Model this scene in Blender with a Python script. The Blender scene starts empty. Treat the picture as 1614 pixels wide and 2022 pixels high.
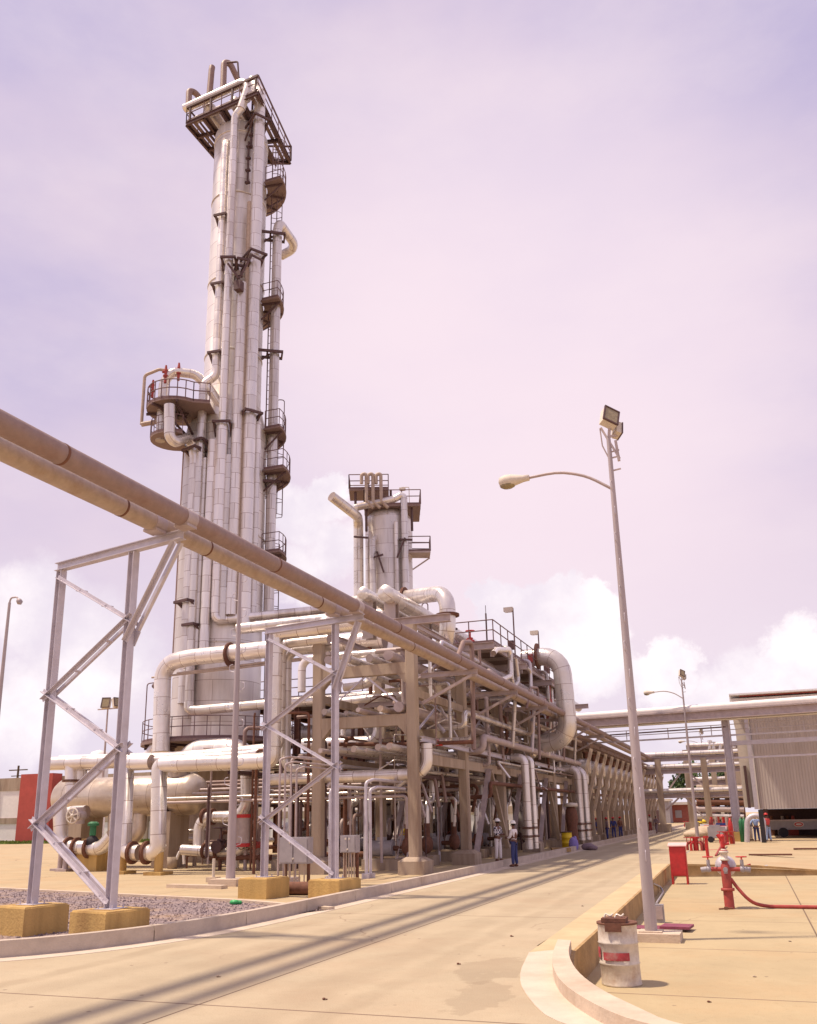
import bpy, math, random
import numpy as np
from mathutils import Vector, Matrix
random.seed(7)
C = bpy.context.scene
COL = C.collection
# ------------------------------------------------------------------ camera
XP, YP, F, CZ = 807., 1130., 1745., 1.95
def _d(px, py): return np.array([(px-XP)/F, -(py-YP)/F, -1.])
_Z = _d(680, -5150); _Z /= np.linalg.norm(_Z)
_x = (1485-XP)/F
_Y = np.array([_x, (_Z[2]-_Z[0]*_x)/_Z[1], -1.]); _Y /= np.linalg.norm(_Y)
_X = np.cross(_Y, _Z)
R = np.array([_X, _Y, _Z])
def ray(px, py): return R @ _d(px, py)
def PZ(px, py, z=0.):                       # point of a horizontal level seen at a place of the photograph
    r = ray(px, py); t = (z-CZ)/r[2]; return Vector((t*r[0], t*r[1], z))
def PX(px, py, X):
    r = ray(px, py); t = X/r[0]; return Vector((X, t*r[1], CZ+t*r[2]))
def PY(px, py, Y):
    r = ray(px, py); t = Y/r[1]; return Vector((t*r[0], Y, CZ+t*r[2]))
def proj(p):
    c = R.T @ (np.array(p, float)-np.array([0, 0, CZ])); return XP-F*c[0]/c[2], YP+F*c[1]/c[2]
def HZ(p, py):                              # height over the plan point p that is seen at row py
    lo, hi = -5., 200.
    for _ in range(50):
        m = (lo+hi)/2
        if proj((p[0], p[1], m))[1] > py: lo = m
        else: hi = m
    return lo
cd = bpy.data.cameras.new('camera'); cam = bpy.data.objects.new('camera', cd); COL.objects.link(cam)
M4 = Matrix([list(R[0])+[0], list(R[1])+[0], list(R[2])+[CZ], [0, 0, 0, 1]]); cam.matrix_world = M4
cd.sensor_fit = 'HORIZONTAL'; cd.sensor_width = 36; cd.lens = F/1614*36
cd.shift_y = (YP-1011)/1614; cd.clip_start = .1; cd.clip_end = 3000
C.camera = cam
C.render.resolution_x = 817; C.render.resolution_y = 1024
C.view_settings.view_transform = 'Standard'; C.view_settings.look = 'None'
C.view_settings.exposure = 0.08; C.view_settings.gamma = 1
# ------------------------------------------------------------------ sun + sky
SUN_AZ_DIR = Vector((-.93, -.37, 0)).normalized()      # where the sun stands, in plan
EL = math.radians(66)
sv = Vector((SUN_AZ_DIR.x*math.cos(EL), SUN_AZ_DIR.y*math.cos(EL), math.sin(EL)))
sd = bpy.data.lights.new('sun', 'SUN'); sd.energy = 4.8; sd.angle = math.radians(2.8); sd.color = (1, .84, .66)
so = bpy.data.objects.new('sun', sd); COL.objects.link(so)
so.rotation_euler = (-sv).to_track_quat('-Z', 'Y').to_euler(); so.location = (0, 0, 90)
W = bpy.data.worlds.new('World'); C.world = W; W.use_nodes = True
nt = W.node_tree; N = nt.nodes; L = nt.links; N.clear()
out = N.new('ShaderNodeOutputWorld'); bg = N.new('ShaderNodeBackground'); L.new(bg.outputs[0], out.inputs[0])
sky = N.new('ShaderNodeTexSky'); sky.sky_type = 'NISHITA'; sky.sun_disc = False
sky.sun_elevation = EL; sky.sun_rotation = math.atan2(SUN_AZ_DIR.x, SUN_AZ_DIR.y)
tc = N.new('ShaderNodeTexCoord')
def wm(op, a, b=None, c=None):
    n = N.new('ShaderNodeMath'); n.operation = op
    for i, v in enumerate((a, b, c)):
        if v is None: continue
        if isinstance(v, (int, float)): n.inputs[i].default_value = v
        else: L.new(v, n.inputs[i])
    return n.outputs[0]
def wv(op, a, b=None):
    n = N.new('ShaderNodeVectorMath'); n.operation = op
    for i, v in enumerate((a, b)):
        if v is None: continue
        if isinstance(v, (tuple, list)): n.inputs[i].default_value = v
        else: L.new(v, n.inputs[i])
    return n
def wmix(f, a, b):
    n = N.new('ShaderNodeMix'); n.data_type = 'RGBA'
    for k, v in ((0, f), (6, a), (7, b)):
        if isinstance(v, (int, float)): n.inputs[k].default_value = v
        elif isinstance(v, tuple): n.inputs[k].default_value = (*v, 1)
        else: L.new(v, n.inputs[k])
    return n.outputs[2]
def wnoise(scale, detail=6, rough=.6, vec=None, off=None):
    n = N.new('ShaderNodeTexNoise'); n.inputs['Scale'].default_value = scale
    n.inputs['Detail'].default_value = detail; n.inputs['Roughness'].default_value = rough
    L.new(vec if vec else tc.outputs['Generated'], n.inputs['Vector']); return n
def wramp(v, lo, hi, smooth=True):
    n = N.new('ShaderNodeMapRange'); n.interpolation_type = 'SMOOTHSTEP' if smooth else 'LINEAR'
    L.new(v, n.inputs[0]); n.inputs[1].default_value = lo; n.inputs[2].default_value = hi
    return n.outputs[0]
sk = wv('SCALE', sky.outputs[0]); sk.inputs[3].default_value = .1
sep = N.new('ShaderNodeSeparateXYZ'); L.new(tc.outputs['Generated'], sep.inputs[0])
st = N.new('ShaderNodeMapping'); st.inputs['Scale'].default_value = (1, 1, 2.2); L.new(tc.outputs['Generated'], st.inputs[0])
soft = wramp(wnoise(1.7, 5, .5, st.outputs[0]).outputs[0], .36, .66)
lav = (.57, .49, .71); pink = (.84, .68, .78)
thin = wmix(wm('MULTIPLY', soft, .9), lav, pink)
wisp = wramp(wnoise(5.5, 9, .62, st.outputs[0]).outputs[0], .35, .75)
thin = wmix(wm('MULTIPLY', wisp, .30), thin, (.93, .80, .86))
base = wmix(.9, sk.outputs[0], thin)
low = wramp(sep.outputs[2], .34, .0)
base = wmix(wm('MULTIPLY', low, .62), base, (.93, .84, .90))
gc_ = ray(1010, 760); gc_ = gc_/np.linalg.norm(gc_)
glow = wv('DOT_PRODUCT', tc.outputs['Generated'], tuple(gc_)).outputs[1]
base = wmix(wm('MULTIPLY', wramp(glow, math.cos(.42), math.cos(.04)), .70), base, (.97, .81, .87))
nz = wnoise(15, 10, .66); dv = wv('SUBTRACT', nz.outputs[1], (.5, .5, .5)); dv2 = wv('SCALE', dv.outputs[0]); dv2.inputs[3].default_value = .085
dd = wv('ADD', tc.outputs['Generated'], dv2.outputs[0]); ddn = wv('NORMALIZE', dd.outputs[0])
def blob(px, py, rp, soft_=.55):
    c = ray(px, py); c = c/np.linalg.norm(c)
    dt = wv('DOT_PRODUCT', ddn.outputs[0], tuple(c)); a = rp/1745
    return wramp(dt.outputs[1], math.cos(a*1.2), math.cos(a*min(.97, soft_+.12)))
m = None
for b in [(965, 1185, 46, .8), (1030, 1200, 60, .8), (1115, 1175, 52, .8), (1170, 1205, 55, .8), (1060, 1260, 80, .7), (1170, 1290, 80, .6),
          (1325, 1300, 40, .6), (1300, 1345, 55, .5), (1590, 1300, 70, .6), (1480, 1370, 90, .4), (640, 985, 44, .7), (600, 1035, 55, .5),
          (660, 1075, 60, .4), (590, 1130, 60, .3), (60, 1200, 90, .2), (180, 1290, 120, .2), (60, 1400, 100, .2), (760, 1120, 60, .2), (1400, 1420, 90, .3)]:
    q = blob(*b); m = q if m is None else wm('MAXIMUM', m, q)
shade = wramp(wnoise(9, 7, .6).outputs[0], .3, .72)
ccol = wmix(shade, (.84, .76, .85), (1.12, 1.04, 1.04))
colr = wmix(wm('MULTIPLY', m, .88), base, ccol)
L.new(colr, bg.inputs[0]); bg.inputs[1].default_value = 1.0
# ------------------------------------------------------------------ materials
MATS = {}
def mat(name, col, rough=.7, metal=0., var=.18, scale=3., bump=.0, dirt=None, dirt_amt=0., seams=False, seam=(1.3, .9), streak=False, spec=.4, bscale=None):
    m = bpy.data.materials.new(name); m.use_nodes = True; t = m.node_tree; n = t.nodes; l = t.links
    b = n['Principled BSDF']; b.inputs['Roughness'].default_value = rough; b.inputs['Metallic'].default_value = metal
    b.inputs['Specular IOR Level'].default_value = spec
    ob = n.new('ShaderNodeTexCoord')
    geo = n.new('ShaderNodeNewGeometry')
    no = n.new('ShaderNodeTexNoise'); no.inputs['Scale'].default_value = scale; no.inputs['Detail'].default_value = 7
    no.inputs['Roughness'].default_value = .62
    src = geo.outputs['Position']
    if streak:
        mp = n.new('ShaderNodeMapping'); mp.inputs['Scale'].default_value = (1, 1, .12); l.new(src, mp.inputs[0]); l.new(mp.outputs[0], no.inputs['Vector'])
    else: l.new(src, no.inputs['Vector'])
    r = n.new('ShaderNodeMapRange'); l.new(no.outputs[0], r.inputs[0]); r.inputs[1].default_value = .28; r.inputs[2].default_value = .72
    r.inputs[3].default_value = 1-var; r.inputs[4].default_value = 1+var
    mx = n.new('ShaderNodeVectorMath'); mx.operation = 'SCALE'; mx.inputs[0].default_value = col; l.new(r.outputs[0], mx.inputs[3])
    cur = mx.outputs[0]
    def mixc(f, a, bcol):
        k = n.new('ShaderNodeMix'); k.data_type = 'RGBA'; l.new(f, k.inputs[0]); l.new(a, k.inputs[6])
        if isinstance(bcol, tuple): k.inputs[7].default_value = (*bcol, 1)
        else: l.new(bcol, k.inputs[7])
        return k.outputs[2]
    if dirt:
        n2 = n.new('ShaderNodeTexNoise'); n2.inputs['Scale'].default_value = scale*.37; n2.inputs['Detail'].default_value = 9; n2.inputs['Roughness'].default_value = .7
        if streak: l.new(mp.outputs[0], n2.inputs['Vector'])
        else: l.new(src, n2.inputs['Vector'])
        r2 = n.new('ShaderNodeMapRange'); l.new(n2.outputs[0], r2.inputs[0]); r2.inputs[1].default_value = .48; r2.inputs[2].default_value = .72; r2.inputs[4].default_value = dirt_amt
        cur = mixc(r2.outputs[0], cur, dirt)
    h = no.outputs[0]
    if seams:
        sw = n.new('ShaderNodeSeparateXYZ'); l.new(ob.outputs['UV'], sw.inputs[0])
        cb = n.new('ShaderNodeCombineXYZ'); l.new(sw.outputs[1], cb.inputs[0]); l.new(sw.outputs[0], cb.inputs[1])
        br = n.new('ShaderNodeTexBrick'); l.new(cb.outputs[0], br.inputs['Vector']); br.inputs['Scale'].default_value = 1
        br.inputs['Brick Width'].default_value = seam[0]; br.inputs['Row Height'].default_value = seam[1]; br.inputs['Mortar Size'].default_value = .016
        br.inputs['Mortar Smooth'].default_value = .3
        br.inputs['Color1'].default_value = (1, 1, 1, 1); br.inputs['Color2'].default_value = (.86, .84, .82, 1); br.inputs['Mortar'].default_value = (.5, .42, .38, 1)
        mm = n.new('ShaderNodeMix'); mm.data_type = 'RGBA'; mm.blend_type = 'MULTIPLY'; mm.inputs[0].default_value = 1
        l.new(cur, mm.inputs[6]); l.new(br.outputs[0], mm.inputs[7]); cur = mm.outputs[2]
    if seams:      # every line weathers a little differently
        oi = n.new('ShaderNodeObjectInfo'); rr = n.new('ShaderNodeMapRange'); l.new(oi.outputs['Random'], rr.inputs[0]); rr.inputs[3].default_value = .82; rr.inputs[4].default_value = 1.06
        sc = n.new('ShaderNodeVectorMath'); sc.operation = 'SCALE'; l.new(cur, sc.inputs[0]); l.new(rr.outputs[0], sc.inputs[3]); cur = sc.outputs[0]
        ro = n.new('ShaderNodeMapRange'); l.new(no.outputs[0], ro.inputs[0]); ro.inputs[1].default_value = .3; ro.inputs[2].default_value = .7; ro.inputs[3].default_value = rough-.1; ro.inputs[4].default_value = rough+.16; l.new(ro.outputs[0], b.inputs['Roughness'])
    l.new(cur, b.inputs['Base Color'])
    if bump:
        bp = n.new('ShaderNodeBump'); bp.inputs['Strength'].default_value = bump; bp.inputs['Distance'].default_value = .03
        if bscale:
            nb = n.new('ShaderNodeTexNoise'); nb.inputs['Scale'].default_value = bscale; nb.inputs['Detail'].default_value = 5; l.new(src, nb.inputs['Vector']); h = nb.outputs[0]
        l.new(h, bp.inputs['Height']); l.new(bp.outputs[0], b.inputs['Normal'])
    MATS[name] = m; return m
clad = mat('clad', (.82, .77, .74), .32, .62, .12, 1.4, bump=.2, bscale=5, dirt=(.34, .25, .2), dirt_amt=.75, seams=True, streak=True)
cladw = mat('cladw', (.88, .83, .79), .31, .55, .08, 1.2, bump=.1, bscale=6, dirt=(.5, .38, .28), dirt_amt=.35, seams=True)
shellm = mat('shellm', (.85, .80, .76), .36, .5, .16, .9, bump=.16, bscale=3, dirt=(.34, .25, .2), dirt_amt=.65, seams=True, seam=(2.4, 1.1), streak=True)
vesselm = mat('vesselm', (.70, .61, .52), .32, .55, .12, 1.3, bump=.1, bscale=4, dirt=(.35, .22, .12), dirt_amt=.6, seams=True, seam=(3, 1.6))
brownpipe = mat('brownpipe', (.27, .185, .165), .55, .05, .14, 6, bump=.15, bscale=40, dirt=(.24, .13, .1), dirt_amt=.6)
tanpipe = mat('tanpipe', (.44, .345, .28), .55, .05, .14, 6, bump=.15, bscale=40, dirt=(.3, .18, .12), dirt_amt=.6)
galv = mat('galv', (.56, .52, .57), .5, .35, .10, 5, bump=.05, dirt=(.42, .33, .32), dirt_amt=.35)
greysteel = mat('greysteel', (.46, .38, .37), .6, .2, .14, 4, dirt=(.3, .2, .17), dirt_amt=.5)
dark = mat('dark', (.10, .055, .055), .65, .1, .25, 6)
rail = mat('rail', (.17, .10, .10), .6, .1, .2, 6)
conc = mat('conc', (.40, .315, .24), .9, 0, .16, 2.5, bump=.3, bscale=18, dirt=(.19, .115, .075), dirt_amt=.8, streak=True)
concl = mat('concl', (.56, .45, .35), .9, 0, .14, 2.5, bump=.3, bscale=25, dirt=(.38, .27, .18), dirt_amt=.6)
footm = mat('footm', (.50, .33, .12), .9, 0, .2, 2.6, bump=.4, bscale=20, dirt=(.25, .13, .05), dirt_amt=.8, streak=True)
kerbm = mat('kerbm', (.50, .42, .35), .9, 0, .14, 3, bump=.3, bscale=30, dirt=(.35, .26, .2), dirt_amt=.6)
gutter = mat('gutter', (.56, .47, .38), .9, 0, .12, 2, bump=.2, bscale=30, dirt=(.42, .31, .22), dirt_amt=.5)
wallm = mat('wallm', (.40, .26, .12), .95, 0, .25, 2, bump=.4, bscale=14, dirt=(.2, .12, .06), dirt_amt=.9)
red = mat('red', (.50, .03, .03), .45, 0, .15, 8, dirt=(.28, .04, .03), dirt_amt=.5)
redold = mat('redold', (.36, .06, .05), .6, 0, .2, 9, dirt=(.2, .05, .04), dirt_amt=.7)
pinkw = mat('pinkw', (.75, .45, .42), .6, 0, .1)
green = mat('green', (.03, .16, .07), .5, 0, .2)
yellow = mat('yellow', (.72, .50, .02), .5, 0, .15)
blue = mat('blue', (.05, .06, .25), .7, 0, .15)
white = mat('white', (.80, .76, .74), .5, 0, .06)
cream = mat('cream', (.62, .55, .47), .6, 0, .1, 3)
boxgrey = mat('boxgrey', (.34, .31, .33), .5, .1, .12, 4)
glass = mat('glass', (.30, .24, .14), .12, .2, .3, 12)
rubber = mat('rubber', (.03, .025, .03), .8, 0, .2)
drumw = mat('drumw', (.62, .55, .47), .55, .1, .16, 9, bump=.1, dirt=(.34, .2, .12), dirt_amt=.8)
rust = mat('rust', (.16, .07, .045), .85, 0, .3, 8, bump=.3)
skin = mat('skin', (.16, .07, .045), .6, 0, .05)
hair = mat('hair', (.015, .01, .01), .9)
denim = mat('denim', (.05, .06, .17), .9, 0, .2, 20)
navy = mat('navy', (.04, .05, .2), .9, 0, .15, 20)
whitecloth = mat('whitecloth', (.75, .70, .70), .9, 0, .08, 12)
bluecloth = mat('bluecloth', (.30, .40, .62), .9, 0, .1, 12)
redcloth = mat('redcloth', (.55, .07, .07), .9, 0, .1, 12)
greycloth = mat('greycloth', (.22, .16, .18), .9, 0, .1, 12)
maroon = mat('maroon', (.22, .05, .09), .7, 0, .2, 9)
leafm = mat('leafm', (.055, .085, .025), .8, 0, .5, 1.2)
barkm = mat('barkm', (.12, .08, .05), .9)
roofred = mat('roofred', (.32, .10, .08), .8, 0, .2)
redpanel = mat('redpanel', (.42, .075, .06), .7, 0, .12, 1.5)
grassm = mat('grassm', (.16, .20, .04), .95, 0, .4, 8)
groundm = mat('groundm', (.43, .335, .205), .95, 0, .12, .5, bump=.2, bscale=12, dirt=(.42, .27, .15), dirt_amt=.7)
polem = mat('polem', (.42, .36, .37), .6, .2, .16, 4, bump=.05, dirt=(.30, .22, .2), dirt_amt=.5, streak=True)
grating = mat('grating', (.24, .165, .15), .8, .1, .25, 14)
shadebrown = mat('shadebrown', (.20, .125, .09), .85, 0, .2, 4)  # dark brown that paints shade between the cooler posts
# checked shirt
chk = bpy.data.materials.new('checkshirt'); chk.use_nodes = True
_n = chk.node_tree.nodes; _l = chk.node_tree.links; _c = _n.new('ShaderNodeTexChecker'); _o = _n.new('ShaderNodeTexCoord')
_l.new(_o.outputs['Object'], _c.inputs[0]); _c.inputs[1].default_value = (.7, .65, .66, 1); _c.inputs[2].default_value = (.05, .04, .06, 1); _c.inputs[3].default_value = 12
_l.new(_c.outputs[0], _n['Principled BSDF'].inputs['Base Color']); _n['Principled BSDF'].inputs['Roughness'].default_value = .9
# slab material with joints and tyre tracks placed in plan metres
def slab(name, col, jx=(), jy=None, tracks=(), dirt=(.36, .24, .15), patch=None, var=.1):
    m = mat(name, col, .92, 0, var, .7, bump=.25, bscale=40, dirt=dirt, dirt_amt=.45)
    t = m.node_tree; n = t.nodes; l = t.links; b = n['Principled BSDF']
    cur = b.inputs['Base Color'].links[0].from_socket
    g = n.new('ShaderNodeNewGeometry'); s = n.new('ShaderNodeSeparateXYZ'); l.new(g.outputs['Position'], s.inputs[0])
    wob = n.new('ShaderNodeTexNoise'); wob.inputs['Scale'].default_value = .8; wob.inputs['Detail'].default_value = 8; l.new(g.outputs['Position'], wob.inputs['Vector'])
    fin0 = n.new('ShaderNodeTexNoise'); fin0.inputs['Scale'].default_value = 2.2; fin0.inputs['Detail'].default_value = 9; fin0.inputs['Roughness'].default_value = .6; l.new(g.outputs['Position'], fin0.inputs['Vector'])
    def M(op, a, b_=None):
        k = n.new('ShaderNodeMath'); k.operation = op
        for i, v in enumerate((a, b_)):
            if v is None: continue
            if isinstance(v, (int, float)): k.inputs[i].default_value = v
            else: l.new(v, k.inputs[i])
        return k.outputs[0]
    def MR(v, a, b_, c=0., d=1.):
        k = n.new('ShaderNodeMapRange'); k.interpolation_type = 'SMOOTHSTEP'; l.new(v, k.inputs[0])
        for i, q in enumerate((a, b_, c, d)): k.inputs[1+i].default_value = q
        return k.outputs[0]
    def MX(f, a, c):
        k = n.new('ShaderNodeMix'); k.data_type = 'RGBA'; l.new(f, k.inputs[0]); l.new(a, k.inputs[6]); k.inputs[7].default_value = (*c, 1); return k.outputs[2]
    wx = M('ADD', s.outputs[0], M('MULTIPLY', M('SUBTRACT', wob.outputs[0], .5), .5))
    for x, w, a in tracks:
        f = MR(M('ABSOLUTE', M('SUBTRACT', wx, x)), w, w*.3, 0, a)
        f = M('MULTIPLY', f, MR(wob.outputs[0], .3, .55, .35, 1.))
        cur = MX(f, cur, (col[0]*.52, col[1]*.46, col[2]*.42))
    if patch:
        for (x0, y0, rx, ry, a) in patch:
            q = M('ADD', M('POWER', M('ABSOLUTE', M('DIVIDE', M('SUBTRACT', wx, x0), rx)), 2.), M('POWER', M('ABSOLUTE', M('DIVIDE', M('SUBTRACT', s.outputs[1], y0), ry)), 2.))
            q = M('ADD', q, M('MULTIPLY', M('SUBTRACT', fin0.outputs[0], .5), 4.5))
            cur = MX(MR(q, 1.1, .75, 0, a), cur, (col[0]*.55, col[1]*.5, col[2]*.48))
    vc = n.new('ShaderNodeTexVoronoi'); vc.feature = 'DISTANCE_TO_EDGE'; vc.inputs['Scale'].default_value = .33
    wd = n.new('ShaderNodeVectorMath'); wd.operation = 'MULTIPLY_ADD'; l.new(wob.outputs[1], wd.inputs[0]); wd.inputs[1].default_value = (1.1, 1.1, 0); l.new(g.outputs['Position'], wd.inputs[2]); l.new(wd.outputs[0], vc.inputs['Vector'])
    big = n.new('ShaderNodeTexNoise'); big.inputs['Scale'].default_value = .16; big.inputs['Detail'].default_value = 3; l.new(g.outputs['Position'], big.inputs['Vector'])
    cur = MX(M('MULTIPLY', MR(vc.outputs[0], .007, .002), MR(big.outputs[0], .5, .62, 0, .55)), cur, (.2, .13, .09))
    vs_ = n.new('ShaderNodeTexVoronoi'); vs_.inputs['Scale'].default_value = 2.6; l.new(g.outputs['Position'], vs_.inputs['Vector'])
    sp = n.new('ShaderNodeSeparateColor'); l.new(vs_.outputs['Color'], sp.inputs[0])
    cur = MX(M('MULTIPLY', M('MULTIPLY', MR(vs_.outputs[0], .10, .05), MR(sp.outputs[0], .72, .8)), .75), cur, (.16, .11, .08))
    fine = n.new('ShaderNodeTexNoise'); fine.inputs['Scale'].default_value = 9; fine.inputs['Detail'].default_value = 8; fine.inputs['Roughness'].default_value = .75; l.new(g.outputs['Position'], fine.inputs['Vector'])
    cur = MX(MR(fine.outputs[0], .5, .78, 0, .4), cur, (col[0]*.62, col[1]*.58, col[2]*.55))
    if jy:
        f = MR(M('ABSOLUTE', M('SUBTRACT', M('FRACT', M('DIVIDE', s.outputs[1], jy)), .5)), .5-.028/jy, .5-.010/jy)
        cur = MX(M('MULTIPLY', f, .9), cur, (.16, .1, .07))
    for x in jx:
        f = MR(M('ABSOLUTE', M('SUBTRACT', s.outputs[0], x)), .022, .01)
        cur = MX(M('MULTIPLY', f, .9), cur, (.14, .09, .06))
    l.new(cur, b.inputs['Base Color']); return m
# ------------------------------------------------------------------ mesh builder
class MB:
    def __init__(s): s.v = []; s.f = []; s.uv = []; s.sm = []
    def add(s, vs, fs, uvs=None, smooth=False):
        o = len(s.v); s.v += [Vector(a) for a in vs]
        for i, f in enumerate(fs):
            s.f.append([a+o for a in f]); s.uv.append(uvs[i] if uvs else [(0, 0)]*len(f)); s.sm.append(smooth)
        return s
    def box(s, c, d, rz=0, taper=1.):
        x, y, z = [k/2 for k in d]; c = Vector(c); ca, sa = math.cos(rz), math.sin(rz); vs = []
        for k, tp in ((-z, 1.), (z, taper)):
            for a, b in ((-x, -y), (x, -y), (x, y), (-x, y)):
                a *= tp; b *= tp; vs.append(c+Vector((a*ca-b*sa, a*sa+b*ca, k)))
        return s.add(vs, [(0, 3, 2, 1), (4, 5, 6, 7), (0, 1, 5, 4), (1, 2, 6, 5), (2, 3, 7, 6), (3, 0, 4, 7)])
    def prism(s, pts, z0, z1):                    # vertical extrusion of a plan polygon (counter-clockwise)
        n = len(pts); vs = [(p[0], p[1], z0) for p in pts]+[(p[0], p[1], z1) for p in pts]
        return s.add(vs, [tuple(range(n))[::-1], tuple(range(n, 2*n))]+[(i, (i+1) % n, (i+1) % n+n, i+n) for i in range(n)])
    def frame(s, p0, p1, up=None):
        d = (Vector(p1)-Vector(p0)).normalized(); u = Vector(up) if up else Vector((0, 0, 1))
        if abs(d.dot(u)) > .98: u = Vector((0, 1, 0))
        a = d.cross(u).normalized(); b = a.cross(d).normalized(); return d, a, b
    def sweep(s, p0, p1, poly, up=None):
        p0 = Vector(p0); p1 = Vector(p1); d, a, b = s.frame(p0, p1, up); n = len(poly)
        vs = [p0+a*x+b*y for x, y in poly]+[p1+a*x+b*y for x, y in poly]
        return s.add(vs, [tuple(range(n)), tuple(range(n, 2*n))[::-1]]+[(i, i+n, (i+1) % n+n, (i+1) % n) for i in range(n)])
    def bar(s, p0, p1, w, h=None, up=None):
        h = h or w; return s.sweep(p0, p1, [(-w/2, -h/2), (w/2, -h/2), (w/2, h/2), (-w/2, h/2)], up)
    def hbar(s, p0, p1, w, h, t=.02, up=None):     # rolled H section: flanges apart along the up direction
        for y in (-h/2+t/2, h/2-t/2):
            s.sweep(p0, p1, [(-w/2, y-t/2), (w/2, y-t/2), (w/2, y+t/2), (-w/2, y+t/2)], up)
        return s.sweep(p0, p1, [(-t/2, -h/2+t), (t/2, -h/2+t), (t/2, h/2-t), (-t/2, h/2-t)], up)
    def angle(s, p0, p1, w, t=.012, up=None):
        return s.sweep(p0, p1, [(0, 0), (w, 0), (w, t), (t, t), (t, w), (0, w)], up)
    def tube(s, pts, r, n=14, bend=None, caps=True, r2=None):
        pts = [Vector(p) for p in pts]; bend = r*2.6 if bend is None else bend
        path = [pts[0]]
        for i in range(1, len(pts)-1):
            a, p, c = pts[i-1], pts[i], pts[i+1]; u = (a-p); w = (c-p); lu, lw = u.length, w.length
            if lu < 1e-5 or lw < 1e-5: continue
            u /= lu; w /= lw; ang = u.angle(w, math.pi)
            if ang > math.pi-.03: path.append(p); continue
            tl = min(bend/math.tan(ang/2), lu*.48, lw*.48); rr = tl*math.tan(ang/2)
            mid = (u+w).normalized(); cen = p+mid*(rr/math.sin(ang/2)); s0 = p+u*tl-cen; s1 = p+w*tl-cen
            k = max(3, int((math.pi-ang)/.22)); tot = s0.angle(s1); ax = s0.cross(s1).normalized()
            for j in range(k+1): path.append(cen+Matrix.Rotation(tot*j/k, 3, ax) @ s0)
        path.append(pts[-1])
        P = [path[0]]
        for q in path[1:]:
            if (q-P[-1]).length > 1e-4: P.append(q)
        if len(P) < 2: return s
        T = []
        for i in range(len(P)):
            t = (P[min(i+1, len(P)-1)]-P[max(i-1, 0)]).normalized(); T.append(t)
        up = Vector((0, 0, 1)) if abs(T[0].z) < .9 else Vector((0, 1, 0)); nrm = T[0].cross(up).normalized()
        vs = []; acc = 0; us = []
        tot = sum((P[i+1]-P[i]).length for i in range(len(P)-1))
        for i, p in enumerate(P):
            if i:
                acc += (p-P[i-1]).length; q = T[i-1].rotation_difference(T[i]); nrm = (q @ nrm); nrm = (nrm-T[i]*nrm.dot(T[i])).normalized()
            us.append(acc); b = T[i].cross(nrm); rad = r if r2 is None else r+(r2-r)*acc/tot
            for k in range(n):
                a = 2*math.pi*k/n; vs.append(p+nrm*(rad*math.cos(a))+b*(rad*math.sin(a)))
        fs = []; uv = []
        for i in range(len(P)-1):
            for k in range(n):
                k2 = (k+1) % n; fs.append((i*n+k, i*n+k2, (i+1)*n+k2, (i+1)*n+k)); c = 2*math.pi*r/n
                uv.append([(us[i], k*c), (us[i], (k+1)*c), (us[i+1], (k+1)*c), (us[i+1], k*c)])
        s.add(vs, fs, uv, True)
        if caps:
            m = len(vs); s.add([vs[k] for k in range(n)], [tuple(range(n))[::-1]]); s.add([vs[m-n+k] for k in range(n)], [tuple(range(n))])
        return s
    def cyl(s, p0, p1, r, r2=None, n=14, caps=True): return s.tube([p0, p1], r, n, caps=caps, r2=r2)
    def lathe(s, prof, c, axis=(0, 0, 1), n=32):   # prof: (radius, distance along axis)
        c = Vector(c); ax = Vector(axis).normalized(); u = Vector((0, 0, 1)) if abs(ax.z) < .9 else Vector((1, 0, 0))
        a = ax.cross(u).normalized(); b = ax.cross(a); vs = []; L_ = [0]
        for i in range(1, len(prof)): L_.append(L_[-1]+math.hypot(prof[i][0]-prof[i-1][0], prof[i][1]-prof[i-1][1]))
        for r, h in prof:
            for k in range(n):
                t = 2*math.pi*k/n; vs.append(c+ax*h+a*(r*math.cos(t))-b*(r*math.sin(t)))
        fs = []; uv = []; rm = max(p[0] for p in prof)
        for i in range(len(prof)-1):
            for k in range(n):
                k2 = (k+1) % n; fs.append((i*n+k, i*n+k2, (i+1)*n+k2, (i+1)*n+k)); q = 2*math.pi*rm/n
                uv.append([(L_[i], k*q), (L_[i], (k+1)*q), (L_[i+1], (k+1)*q), (L_[i+1], k*q)])
        return s.add(vs, fs, uv, True)
    def ball(s, c, r, n=14):
        r = (r, r, r) if isinstance(r, (int, float)) else r; k = n//2; vs = []; c = Vector(c)
        for i in range(k+1):
            a = math.pi*i/k
            for j in range(n):
                b = 2*math.pi*j/n; vs.append(c+Vector((r[0]*math.sin(a)*math.cos(b), r[1]*math.sin(a)*math.sin(b), r[2]*math.cos(a))))
        return s.add(vs, [(i*n+j, (i+1)*n+j, (i+1)*n+(j+1) % n, i*n+(j+1) % n) for i in range(k) for j in range(n)], None, True)
    def torus(s, c, ax, R_, r, n=20, m=6):
        ax = Vector(ax).normalized(); u = Vector((0, 0, 1)) if abs(ax.z) < .9 else Vector((1, 0, 0)); a = ax.cross(u).normalized(); b = ax.cross(a); c = Vector(c)
        P = [c+a*(R_*math.cos(2*math.pi*k/n))+b*(R_*math.sin(2*math.pi*k/n)) for k in range(n+1)]
        return s.tube(P, r, m, bend=.001, caps=False)
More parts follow.
